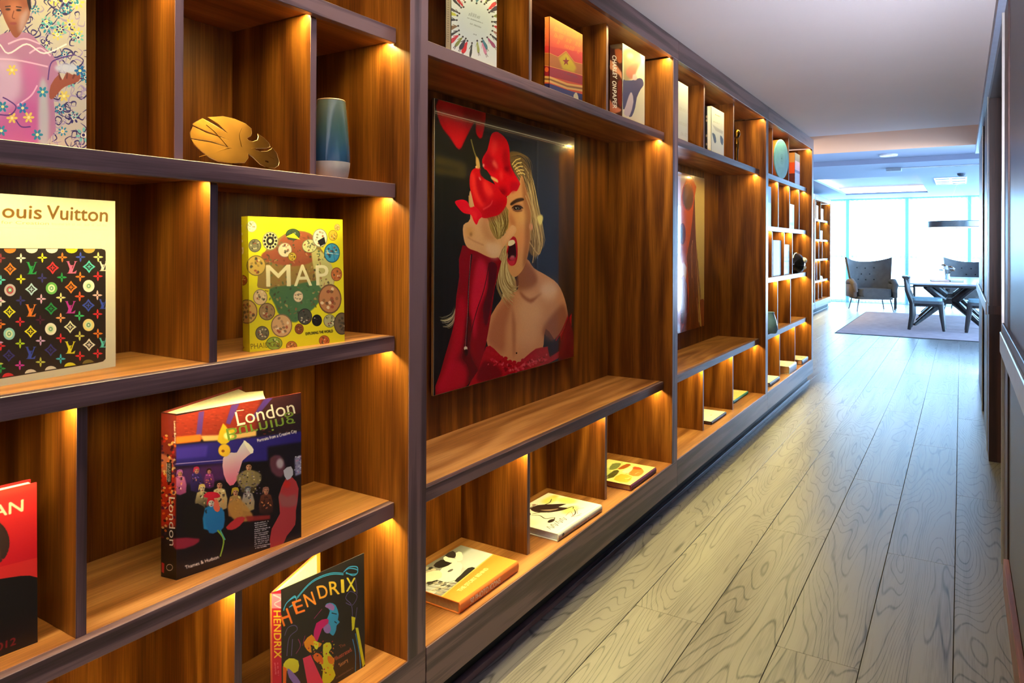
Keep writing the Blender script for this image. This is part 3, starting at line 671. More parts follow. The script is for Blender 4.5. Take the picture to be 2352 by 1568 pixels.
def art_orange(corners):
    a = Art(560, 560, (232, 196, 120), corners); a.local(1550, 390, 4.02)
    a.poly([(-400, -10), (180, -10), (190, 500), (220, 1400), (280, 1560), (-400, 1560)], (120, 52, 26))
    a.poly([(-400, 30), (150, 50), (175, 300), (140, 640), (110, 820), (130, 1100), (60, 1500), (-400, 1500)], (214, 88, 34), sm=2)
    a.poly([(20, 60), (110, 60), (60, 240), (60, 520), (-40, 700), (-400, 700), (-400, 60)], (244, 196, 190), 0.9, bl=5)
    a.ell(120, 240, 56, 135, (176, 70, 52)); a.ell(120, 240, 46, 118, (92, 72, 60)); a.ell(112, 200, 18, 50, (140, 100, 80), 0.8, bl=3)
    a.ell(-180, 240, 90, 135, (176, 70, 52)); a.ell(-180, 240, 76, 118, (72, 60, 60))
    a.ell(70, 590, 30, 100, (110, 10, 20)); a.ell(64, 590, 14, 62, (20, 6, 10))
    a.poly([(60, 860), (110, 900), (90, 1060), (60, 1040)], (234, 196, 130), 0.9, sm=2, bl=2); a.poly([(60, 1000), (110, 1050), (120, 1330), (60, 1420)], (110, 14, 20), 0.9, sm=2, bl=4); a.poly([(60, 1150), (100, 1200), (80, 1380), (60, 1400)], (24, 10, 14), 0.9, sm=2, bl=3)
    a.strands([(150, 640), (130, 900), (130, 1200), (130, 1500)], [(190, 600), (215, 900), (240, 1250), (260, 1480)], 70, 3, [(150, 86, 34), (104, 52, 22), (190, 120, 60), (86, 40, 20)])
    for g in ([(165, 650), (150, 780), (160, 1000)], [(205, 1180), (220, 1350), (235, 1460)]): a.line(g, 3, (232, 190, 140), 0.8)
    a.poly([(235, 1200), (290, 1240), (290, 1440), (250, 1450)], (176, 88, 44), sm=2); a.noise(0.02, 2)
    return a
# ---- book covers
def art_map(cf, cs):
    out = []
    for which, cn in (('front', cf), ('spine', cs)):
        a = Art(440 if which == 'front' else 64, 520, (226, 214, 30), cn); a.local(460, 400, 3.266)
        a.poly([(600, 470), (700, 425), (820, 440), (880, 520), (990, 700), (1000, 830), (900, 840), (480, 860), (430, 800), (470, 600)], (150, 120, 60), sm=3)
        a.poly([(610, 480), (700, 430), (820, 450), (860, 560), (850, 650), (700, 690), (480, 650), (470, 590), (560, 560)], (160, 84, 56), sm=3, bl=2)
        a.poly([(520, 860), (700, 830), (930, 800), (890, 960), (760, 1080), (700, 1110), (600, 1060), (560, 980)], (74, 112, 70), sm=3, bl=2)
        a.poly([(840, 560), (930, 600), (1000, 720), (990, 860), (900, 850), (850, 700)], (196, 186, 120), sm=3, bl=2)
        for _ in range(260):
            x, y = 480 + 500 * a.rng.rand(), 450 + 640 * a.rng.rand()
            if ((x - 720) / 270) ** 2 + ((y - 760) / 330) ** 2 < 1: a.ell(x, y, 6 + 10 * a.rng.rand(), 3 + 6 * a.rng.rand(), [(120, 70, 44), (90, 120, 76), (190, 150, 96), (70, 60, 40), (160, 90, 60), (60, 92, 66)][a.rng.randint(6)], 0.6, rot=3 * a.rng.rand(), n=8)
        for x, y, rx, ry, c in [(525, 500, 60, 70, (236, 226, 180)), (410, 535, 48, 50, (120, 116, 96)), (635, 568, 54, 56, (228, 200, 176)), (820, 538, 58, 52, (206, 206, 150)), (898, 478, 56, 70, (240, 232, 216)), (988, 590, 60, 74, (62, 150, 200)), (995, 458, 34, 40, (226, 180, 60)), (420, 685, 74, 78, (206, 170, 84)), (1022, 750, 42, 52, (190, 110, 56)), (972, 935, 88, 112, (178, 120, 76)),
                              (450, 922, 54, 60, (222, 190, 150)), (350, 1030, 80, 92, (204, 160, 90)), (500, 1030, 62, 66, (160, 130, 90)), (610, 1135, 80, 88, (214, 170, 120)), (785, 1068, 54, 62, (70, 70, 60)), (875, 1096, 38, 44, (24, 22, 20)), (970, 1100, 46, 50, (176, 170, 120)), (1062, 1120, 60, 84, (110, 90, 64)), (465, 1192, 52, 54, (110, 104, 80)), (742, 1160, 34, 40, (140, 76, 40)),
                              (735, 917, 38, 44, (232, 208, 170)), (685, 1290, 42, 40, (176, 110, 50)), (930, 1248, 40, 40, (176, 96, 44)), (1027, 398, 22, 26, (220, 180, 110)), (555, 1268, 62, 50, (140, 170, 60)), (695, 452, 54, 44, (60, 84, 60)), (690, 618, 32, 34, (190, 160, 50)), (260, 735, 46, 76, (196, 104, 50)), (318, 795, 36, 40, (168, 80, 36)), (275, 395, 30, 34, (150, 140, 110)), (385, 392, 40, 44, (232, 216, 190))]:
            a.ell(x, y, rx, ry, tuple(int(q * 0.62) for q in c)); a.ell(x, y, rx * 0.9, ry * 0.9, c)
            for _ in range(16):
                t, q = a.rng.rand() * 6.28, a.rng.rand() ** .5 * 0.72
                a.ell(x + rx * q * math.cos(t), y + ry * q * math.sin(t), rx * 0.16, ry * 0.11, [tuple(int(v * 0.5) for v in c), (150, 60, 40), (236, 224, 190), tuple(int(v * 0.75) for v in c), (60, 60, 50)][a.rng.randint(5)], 0.7, rot=3 * a.rng.rand(), n=7)
        for k in range(12):
            t = k * PI / 6; a.ell(525 + 44 * math.cos(t), 500 + 50 * math.sin(t), 9, 10, (34, 30, 24), n=8)
        a.ell(525, 500, 30, 34, (30, 26, 22), n=12); a.ell(525, 500, 14, 16, (226, 214, 160), n=10)
        a.poly([(880, 500), (930, 470), (940, 520), (900, 540)], (30, 26, 24)); a.line([(940, 590), (1040, 600)], 2, (236, 236, 220)); a.line([(985, 530), (1010, 650)], 1.5, (30, 80, 130)); a.poly([(640, 470), (700, 440), (750, 490), (700, 480)], (226, 206, 40))
        a.fit('M', 497, 842, 678, 838, 170, (236, 226, 190), bold=1); a.fit('A', 705, 838, 838, 834, 168, (236, 226, 190), bold=1); a.fit('P', 872, 832, 965, 828, 158, (236, 226, 190), bold=1)
        a.fit('PHAIDON', 380, 1312, 600, 1290, 42, (120, 110, 20)); a.fit('EXPLORING THE WORLD', 792, 1206, 996, 1184, 20, (40, 36, 16), bold=1)
        a.up = (1, 0.0)
        a.fit('MAP', 256, 380, 270, 600, 60, (252, 240, 226), bold=1.3); a.fit('EXPLORING THE WORLD', 296, 850, 310, 1100, 20, (60, 52, 20), bold=1); a.up = None
        a.poly([(312, 1270), (330, 1300), (312, 1328), (296, 1300)], (150, 84, 30)); a.poly([(312, 1286), (320, 1300), (312, 1314), (304, 1300)], (226, 214, 30))
        out.append(a)
    return out
def art_lv(corners):
    a = Art(520, 640, (222, 214, 200), corners); a.local(0, 440, 7.84)
    a.fit('L', -190, 452, -60, 458, 250, (112, 74, 16), bold=1); a.fit('ouis', 40, 462, 745, 492, 258, (112, 74, 16), bold=1); a.fit('Vuitton', 840, 492, 1936, 540, 262, (112, 74, 16), bold=1)
    a.fit('A Passion for Creation', -700, 558, 880, 600, 60, (176, 160, 120)); a.scribble(930, 600, 1930, 630, 46, (206, 184, 150), 1.0, 0.6)
    a.line([(-1500, 610), (1930, 690)], 1.2, (220, 206, 176), 0.8, 0); a.line([(-1500, 820), (2200, 905)], 1.0, (232, 224, 206), 0.9, 0)
    a.local(0, 380, 2.704); BK = (38, 30, 28)
    a.poly([(-560, 510), (630, 517), (652, 524), (660, 548), (656, 1200), (640, 1216), (600, 1226), (-560, 1415)], BK)
    W, Y, O, B, R, G, P, T, M_, I = (246, 240, 230), (236, 226, 50), (240, 130, 50), (60, 80, 190), (224, 50, 60), (40, 150, 80), (236, 110, 160), (90, 200, 200), (200, 60, 170), (56, 54, 130)
    sm_ = [(130, 575, W), (263, 572, Y), (387, 570, O), (500, 568, B), (610, 568, (240, 230, 150)), (5, 575, (150, 60, 70)), (5, 710, T), (130, 705, Y), (262, 698, I), (384, 694, G), (498, 690, O), (608, 687, R), (5, 845, W), (128, 838, I), (256, 828, (240, 190, 220)), (378, 820, (240, 236, 160)), (495, 812, (240, 90, 50)), (605, 805, (246, 200, 200)),
           (5, 985, O), (125, 970, R), (250, 958, (84, 30, 60)), (377, 946, (246, 170, 110)), (493, 933, (70, 200, 120)), (606, 922, R), (5, 1120, R), (125, 1105, (180, 214, 40)), (252, 1088, (220, 180, 230)), (377, 1072, R), (495, 1058, (220, 220, 110)), (608, 1043, O), (5, 1260, G), (123, 1240, M_), (252, 1220, (200, 210, 90)), (377, 1200, (60, 180, 210)), (497, 1182, R), (607, 1167, R)]
    big = [(63, 642, 'd', O), (197, 637, 'm', G), (327, 635, 'd', R), (445, 632, 'm', P), (553, 628, 'd', T), (640, 625, 'm', W), (62, 773, 'c', (196, 180, 190)), (195, 768, 'd', (190, 220, 236)), (320, 762, 'c', (110, 180, 90)), (441, 755, 'd', O), (551, 748, 'c', W), (59, 908, 'd', Y), (192, 900, 'm', O), (317, 888, 'd', G), (437, 880, 'm', M_), (549, 868, 'd', B), (640, 860, 'm', B),
           (57, 1045, 'c', (150, 210, 216)), (190, 1030, 'd', Y), (315, 1015, 'c', W), (436, 1002, 'd', (240, 240, 210)), (550, 990, 'c', (240, 220, 150)), (55, 1180, 'd', I), (190, 1163, 'm', B), (315, 1145, 'd', I), (436, 1130, 'm', Y), (553, 1113, 'd', W), (640, 1100, 'm', T)]
    for dx, dy in ((0, 0), (-262, 10), (-524, 22)):
        for x, y, c in sm_:
            if dx and x > 260: continue
            flower4(a, x + dx, y + dy, 32, c, BK)
        for x, y, k, c in big:
            if dx and x > 215: continue
            x, y = x + dx, y + dy
            if k == 'd': diamond4(a, x, y, 40, c, BK)
            elif k == 'm': mono(a, x, y, 38 if x < 600 else 30, c)
            else: a.ell(x, y, 36, 38, c); a.ell(x, y, 22, 24, (190, 70, 80) if c[0] > 180 and c[1] < 200 else (226, 236, 200)); a.ell(x, y, 13, 14, (120, 170, 140)); a.ell(x, y, 5, 6, W)
    for x, y, c in [(62, 517, O), (197, 517, W), (322, 517, W), (445, 517, Y), (553, 517, (190, 160, 80)), (52, 1315, R), (192, 1292, W), (317, 1272, W), (437, 1250, Y), (550, 1232, (130, 120, 60))]:
        lo = y < 800; s_ = 1 if lo else -1; a.poly([(x - 38, y), (x + 38, y - (0 if lo else 12))] + [(x + 38 * math.cos(t), y + s_ * 28 * math.sin(t)) for t in np.linspace(0.3, PI - 0.3, 7)], c, 0.95)
    a.poly([(656, 500), (700, 500), (700, 1240), (656, 1230)], (222, 214, 200)); return a
def art_london(cf, cs):
    out = []
    for which, cn in (('front', cf), ('spine', cs)):
        a = Art(420 if which == 'front' else 72, 520, (22, 16, 26), cn); a.local(340, 860, 3.135); r = a.rng
        a.poly([(60, 270), (210, 295), (1140, 110), (1140, 260), (760, 400), (440, 460), (200, 490), (60, 470)], (142, 44, 34))
        for _ in range(300): x, y = 200 + 900 * r.rand(), 150 + 320 * r.rand(); a.ell(x, y, 14, 5, [(176, 66, 46), (110, 30, 26), (150, 60, 50)][r.randint(3)], 0.5, n=6)
        a.poly([(820, 170), (1140, 110), (1140, 420), (780, 400)], (44, 28, 40), 0.8, bl=8)
        for p in ([(365, 270), (405, 262), (385, 440), (345, 440)], [(140, 290), (180, 292), (190, 440), (160, 430)], [(600, 220), (660, 205), (590, 360), (560, 350)], [(840, 170), (900, 165), (760, 330), (740, 320)]): a.poly(p, (84, 54, 150), 0.9, bl=1)
        a.poly([(190, 450), (380, 430), (380, 480), (200, 500)], (240, 120, 40), bl=2); a.poly([(380, 440), (620, 430), (780, 400), (780, 440), (600, 470), (400, 480)], (226, 176, 110), bl=2)
        a.poly([(170, 510), (500, 480), (860, 440), (1140, 400), (1140, 560), (860, 620), (520, 640), (180, 660)], (44, 34, 128), bl=3); a.poly([(190, 530), (430, 510), (420, 590), (200, 610)], (72, 52, 176), 0.8, bl=3); a.poly([(860, 520), (1140, 480), (1140, 620), (900, 700), (860, 640)], (24, 18, 34), bl=4)
        a.line([(180, 645), (540, 615)], 3, (150, 130, 190)); a.poly([(180, 680), (560, 640), (560, 760), (180, 800)], (86, 40, 110), 0.8, bl=6)
        # figures of the crowd
        def fig(x, y, s_, top, low, head=(214, 150, 120), hair=(60, 30, 30), lean=0):
            a.poly([(x - 34 * s_, y), (x + 32 * s_, y - 4), (x + 44 * s_ + lean, y + 110 * s_), (x - 42 * s_ + lean, y + 116 * s_)], top, 0.95, sm=2, bl=1, col2=low)
            a.ell(x, y - 28 * s_, 16 * s_, 22 * s_, head, bl=1); a.ell(x + 6 * s_, y - 26 * s_, 8 * s_, 16 * s_, tuple(int(v * .6) for v in head), .7, bl=2);
            for _ in range(16): a.ell(x + 60 * s_ * (r.rand() - .5), y + 100 * s_ * r.rand(), 9 * s_, 5 * s_, [top, low, tuple(int(v * .45) for v in top), (236, 150, 90), (40, 24, 40), tuple(min(255, int(v * 1.5) + 20) for v in top)][r.randint(6)], .75, n=7, rot=3 * r.rand())
            a.poly([(x - 24 * s_, y - 10 * s_), (x - 20 * s_, y - 52 * s_), (x + 14 * s_, y - 56 * s_), (x + 20 * s_, y - 30 * s_), (x + 8 * s_, y - 42 * s_), (x - 12 * s_, y - 38 * s_)], hair, sm=2)
            a.ell(x - 7 * s_, y - 32 * s_, 3 * s_, 3 * s_, (30, 18, 20), n=6); a.ell(x + 9 * s_, y - 32 * s_, 3 * s_, 3 * s_, (30, 18, 20), n=6); a.ell(x + 1, y - 14 * s_, 6 * s_, 3 * s_, (150, 40, 50), n=6)
        fig(350, 720, 1.0, (60, 44, 120), (40, 24, 70), hair=(190, 40, 80)); fig(230, 740, 1.0, (230, 130, 180), (150, 60, 120), hair=(170, 90, 160)); fig(440, 720, 0.8, (150, 60, 140), (70, 30, 80))
        a.poly([(540, 600), (600, 560), (640, 560), (690, 480), (750, 520), (755, 560), (680, 620), (640, 760), (590, 800), (545, 720)], (206, 214, 232), sm=2, col2=(236, 110, 150)); a.poly([(690, 490), (700, 475), (760, 540), (740, 570)], (236, 226, 226), sm=2)
        a.ell(550, 545, 44, 46, (226, 176, 50), bl=1); a.poly([(500, 480), (540, 350), (580, 400), (640, 380), (600, 460), (560, 500)], (214, 176, 40), sm=2, bl=1); a.ell(575, 440, 30, 26, (250, 236, 170), bl=2); a.ell(540, 550, 12, 10, (150, 80, 20))
        fig(725, 700, 1.25, (176, 150, 96), (60, 50, 40), hair=(26, 18, 20)); a.poly([(640, 730), (700, 690), (760, 690), (815, 720), (800, 790), (700, 820), (650, 790)], (150, 130, 90), 0.9, sm=2, bl=2)
        for _ in range(50): a.ell(650 + 160 * r.rand(), 690 + 170 * r.rand(), 7, 5, [(226, 206, 150), (60, 50, 44), (120, 100, 140)][r.randint(3)], 0.7, n=6)
        fig(515, 830, 1.2, (236, 214, 160), (190, 150, 100), hair=(30, 20, 30)); fig(390, 850, 1.1, (230, 206, 150), (24, 18, 22), head=(240, 214, 180), hair=(226, 190, 110)); a.poly([(250, 980), (320, 930), (400, 950), (430, 1100), (380, 1190), (270, 1140)], (26, 20, 24), sm=2)
        fig(455, 960, 1.3, (30, 120, 200), (40, 150, 220), head=(240, 230, 230), hair=(214, 30, 50)); a.poly([(400, 880), (430, 845), (500, 850), (520, 880), (470, 890)], (214, 30, 60), sm=2); a.poly([(410, 1010), (500, 950), (550, 990), (545, 1100), (500, 1130), (440, 1140)], (36, 120, 196), sm=2, bl=1); a.poly([(490, 890), (520, 960), (500, 990), (470, 960)], (236, 110, 90), sm=2)
        a.line([(500, 1120), (545, 1190), (520, 1310)], 5, (150, 190, 60)); a.line([(520, 1120), (555, 1190)], 4, (90, 190, 170))
        fig(630, 880, 1.2, (190, 150, 90), (150, 90, 60), hair=(190, 160, 40)); fig(850, 870, 1.1, (120, 60, 40), (40, 20, 24), hair=(150, 100, 90)); fig(720, 860, 1.0, (170, 160, 170), (190, 160, 100), head=(190, 190, 200), hair=(90, 90, 110))
        a.poly([(580, 930), (660, 900), (720, 960), (760, 1040), (640, 1060), (590, 1000)], (196, 140, 70), 0.9, sm=2, bl=2); a.poly([(560, 1100), (640, 1030), (700, 1030), (660, 1090), (600, 1120)], (200, 50, 60), sm=2, bl=1); a.poly([(700, 1020), (880, 1010), (880, 1040), (720, 1060)], (150, 40, 40), 0.9, bl=2)
        a.poly([(880, 600), (950, 580), (990, 660), (960, 740), (890, 700)], (110, 60, 80), 0.9, sm=2, bl=3); a.ell(950, 640, 26, 36, (190, 180, 200), 0.9, bl=3)
        a.poly([(940, 880), (990, 750), (1040, 740), (1085, 820), (1065, 980), (1060, 1080), (1000, 1160), (960, 1240), (880, 1250), (890, 1110), (950, 1000)], (176, 56, 64), sm=2); a.poly([(945, 850), (1000, 880), (1060, 860), (1070, 940), (960, 950)], (150, 90, 90), 0.8, sm=2, bl=3); a.poly([(975, 690), (1030, 660), (1045, 720), (1000, 760)], (190, 190, 214), sm=2); a.ell(1000, 790, 26, 26, (200, 40, 40), bl=2)
        a.poly([(1055, 600), (1140, 560), (1140, 700), (1060, 730)], (150, 150, 190), 0.9, bl=2)
        for _ in range(40): a.ell(1055 + 60 * r.rand(), 580 + 150 * r.rand(), 6, 4, [(226, 226, 240), (70, 60, 120), (214, 120, 160)][r.randint(3)], 0.8, n=6)
        a.poly([(180, 1180), (370, 1180), (330, 1230), (200, 1260)], (170, 40, 70), 0.9, sm=2, bl=2)
        # title
        a.fit('London', 645, 366, 1062, 278, 104, (246, 240, 236), bold=0.6); a.line([(640, 368), (700, 356)], 2.4, (246, 240, 236), 1, 0); a.line([(636, 262), (690, 254)], 2.4, (246, 240, 236), 1, 0)
        a.fit('Burning', 560, 392, 1050, 292, 92, (120, 150, 60), mirror=True); a.fit('Portraits from a Creative City', 790, 486, 1072, 416, 24, (246, 240, 236), bold=1); a.fit('Thames & Hudson', 272, 1400, 512, 1322, 26, (246, 240, 236), bold=1)
        for k in range(13): a.scribble(768, 1075 + k * 15, 850 + 30 * r.rand(), 1058 + k * 15, 9, (226, 220, 226), 1, 0.8)
        # spine
        for p, c in [([(90, 280), (200, 290), (200, 600), (90, 560)], (150, 50, 40)), ([(90, 560), (190, 600), (180, 760), (90, 760)], (220, 120, 90)), ([(90, 700), (200, 740), (200, 1100), (90, 1100)], (190, 40, 24))]:
            if which == 'spine': a.poly(p, c, 0.9, bl=4)
        for _ in range(110 if which == 'spine' else 0): a.ell(90 + 110 * r.rand(), 420 + 760 * r.rand(), 12, 9, [(240, 120, 30), (120, 14, 20), (236, 206, 130), (60, 20, 70), (214, 40, 30), (30, 16, 24)][r.randint(6)], 0.75, n=7, rot=3 * r.rand())
        a.poly([(90, 1230), (205, 1262), (205, 1500), (90, 1480)], (20, 16, 18)); a.poly([(135, 630), (172, 634), (168, 780), (135, 774)], (24, 18, 24)); a.up = (1, 0.1)
        for k in range(3): a.scribble(140 + k * 10, 640, 140 + k * 10, 770, -7, (230, 226, 226), 1, 0.8)
        a.fit('London', 150, 880, 154, 1230, 46, (240, 236, 236)); a.fit('London Burning', 186, 335, 190, 495, 14, (240, 236, 236), bold=1); a.up = None
        if which == 'spine': a.ring(155, 1388, 22, 2.2, (230, 220, 214)); a.poly([(98, 1350), (118, 1360), (115, 1430), (98, 1420)], (190, 30, 50))
        out.append(a)
    return out
def art_hendrix(cf, cs):
    out = []
    for which, cn in (('front', cf), ('spine', cs)):
        a = Art(400 if which == 'front' else 56, 480, (34, 30, 32) if which == 'front' else (206, 24, 60), cn); a.local(560, 1160, 3.843)
        if which == 'front':
            for d in (0, 12): a.line([(350, 920 + d), (380, 860), (450, 800 + d), (460, 860 - d), (400, 900)], 4, (50, 150, 220)); a.line([(470, 810 + d), (600, 670 + d), (760, 600 + d), (880, 600 + d)], 3.4, (50, 150, 220)); a.line([(880, 590), (930, 545 + d), (1000, 545 + d * 2), (1000, 600), (960, 620 - d), (900, 590 + d)], 4, (60, 160, 230))
            for s_, x, y, sz, c, an in [('H', 352, 1068, 150, (230, 110, 40), -.34), ('E', 462, 962, 122, (232, 116, 44), -.34), ('N', 560, 900, 126, (236, 140, 50), -.32), ('D', 668, 826, 120, (236, 160, 56), -.24), ('R', 764, 792, 124, (238, 190, 60), -.12), ('I', 862, 772, 124, (240, 214, 66), -.05), ('X', 904, 760, 128, (240, 226, 70), 0.0)]:
                wd = 26 if s_ == 'I' else 84; a.fit(s_, x, y, x + wd * math.cos(an), y + wd * math.sin(an), sz, c, bold=1.0)
            for g in ([(360, 1150), (390, 1080), (450, 1060), (470, 1100), (400, 1170), (380, 1330)], [(430, 1180), (420, 1330)], [(900, 860), (960, 880), (1000, 800), (940, 760), (900, 820), (950, 880), (960, 990)], [(1000, 900), (985, 1010)], [(985, 640), (1000, 780)]): a.line(g, 3, (96, 84, 150))
            for g in ([(460, 1310), (500, 1240), (480, 1180)], [(520, 1240), (540, 1150)], [(620, 1000), (690, 915)]): a.line(g, 3, (150, 40, 110))
            a.poly([(720, 880), (760, 860), (810, 880), (838, 960), (830, 1010), (848, 1030), (820, 1060), (815, 1100), (790, 1150), (760, 1130), (720, 1090), (735, 1000), (760, 930)], (50, 160, 226), sm=2); a.poly([(715, 890), (760, 862), (800, 890), (790, 930), (745, 910)], (160, 110, 200), sm=2)
            a.poly([(700, 1070), (745, 1040), (770, 1090), (750, 1130), (715, 1120)], (150, 120, 210), sm=2); a.poly([(640, 1040), (735, 1000), (745, 1040), (690, 1090), (650, 1200), (615, 1170)], (200, 20, 120), sm=2); a.line([(775, 950), (820, 960)], 3, (20, 20, 40)); a.line([(800, 1025), (820, 1040)], 3, (20, 20, 40))
            a.poly([(530, 1210), (600, 1140), (640, 1200), (690, 1220), (650, 1260), (590, 1230), (600, 1300), (560, 1280)], (236, 150, 40), sm=2); a.poly([(615, 1200), (660, 1210), (650, 1270), (625, 1260)], (226, 226, 60), sm=2)
            a.poly([(700, 1230), (760, 1210), (775, 1260), (750, 1300), (800, 1360), (790, 1440), (810, 1500), (760, 1568), (690, 1568), (700, 1450), (680, 1400), (700, 1330)], (226, 226, 50), sm=2); a.poly([(640, 1300), (690, 1330), (700, 1400), (650, 1390), (610, 1340)], (236, 110, 40), sm=2); a.poly([(740, 1330), (800, 1350), (790, 1400), (750, 1390)], (240, 140, 40), sm=2)
            for _ in range(40): a.ell(560 + 240 * a.rng.rand(), 1200 + 330 * a.rng.rand(), 9, 6, [(30, 26, 30), (236, 130, 40), (226, 220, 50), (190, 30, 60)][a.rng.randint(4)], 0.8, n=6, rot=3 * a.rng.rand())
            a.poly([(520, 1350), (590, 1320), (700, 1560), (650, 1700), (560, 1568)], (236, 60, 110)); a.poly([(350, 1400), (400, 1350), (480, 1370), (480, 1460), (420, 1480), (360, 1440)], (226, 220, 60), sm=2); a.poly([(345, 1420), (380, 1440), (370, 1640), (345, 1640)], (240, 110, 30)); a.poly([(385, 1440), (430, 1470), (500, 1560), (470, 1600), (400, 1520)], (130, 110, 210), sm=2)
            a.poly([(950, 980), (985, 990), (975, 1090), (955, 1110)], (230, 226, 40)); a.poly([(985, 1080), (1010, 1080), (1070, 1400), (1050, 1430)], (220, 226, 40)); a.line([(960, 1180), (985, 1300), (985, 1470)], 4, (50, 140, 210)); a.line([(985, 1130), (1020, 1300), (1030, 1440)], 4, (50, 140, 210))
            a.fit('The', 850, 1262, 900, 1238, 30, (176, 90, 60)); a.fit('Illustrated', 815, 1368, 955, 1285, 36, (176, 80, 60), bold=1); a.fit('Story', 850, 1424, 925, 1372, 32, (176, 130, 80), bold=1); a.scribble(820, 1530, 965, 1440, 14, (120, 90, 80), 1, 0.8)
        else:
            a.poly([(240, 780), (345, 780), (345, 920), (240, 920)], (226, 130, 170)); a.line([(260, 790), (330, 830), (270, 870), (330, 910)], 5, (240, 190, 214)); a.up = (1, 0)
            a.poly([(240, 910), (345, 910), (345, 960), (240, 950)], (200, 30, 60)); a.fit('HENDRIX', 262, 930, 270, 1350, 68, (244, 206, 50), bold=1.2); a.scribble(280, 1390, 290, 1500, -14, (240, 160, 170), 1, .8); a.scribble(305, 1390, 312, 1500, -14, (240, 160, 170), 1, .8)
        out.append(a)
    return out
def art_an(corners):
    a = Art(360, 460, (222, 44, 48), corners); a.local(0, 1100, 3.35)
    a.poly([(-900, 100), (300, 30), (300, 600), (-900, 900)], (230, 56, 54), col2=(206, 20, 40)); a.poly([(-900, 60), (290, 30), (290, 60), (60, 120), (-900, 330)], (240, 80, 66), 0.5, bl=5)
    a.ell(-90, 490, 155, 175, (60, 40, 38), bl=3)
    for _ in range(160):
        t = a.rng.rand() * 2 * PI; a.ell(-90 + 150 * math.cos(t), 490 + 172 * math.sin(t), 14, 12, (58, 38, 38), 0.9, n=7)
    a.poly([(-190, 520), (-60, 470), (0, 560), (-30, 680), (-140, 720)], (110, 66, 54), sm=2, bl=2)
    a.poly([(-900, 980), (-300, 820), (0, 768), (160, 744), (230, 742), (300, 760), (310, 1300), (-900, 1900)], (22, 18, 24)); a.up = (0.02, -1)
    a.fit('AN', -60, 300, 178, 246, 96, (248, 226, 200), bold=1.2); a.fit('2012', -75, 1345, 122, 1270, 60, (130, 26, 40), bold=1); a.up = None
    return a
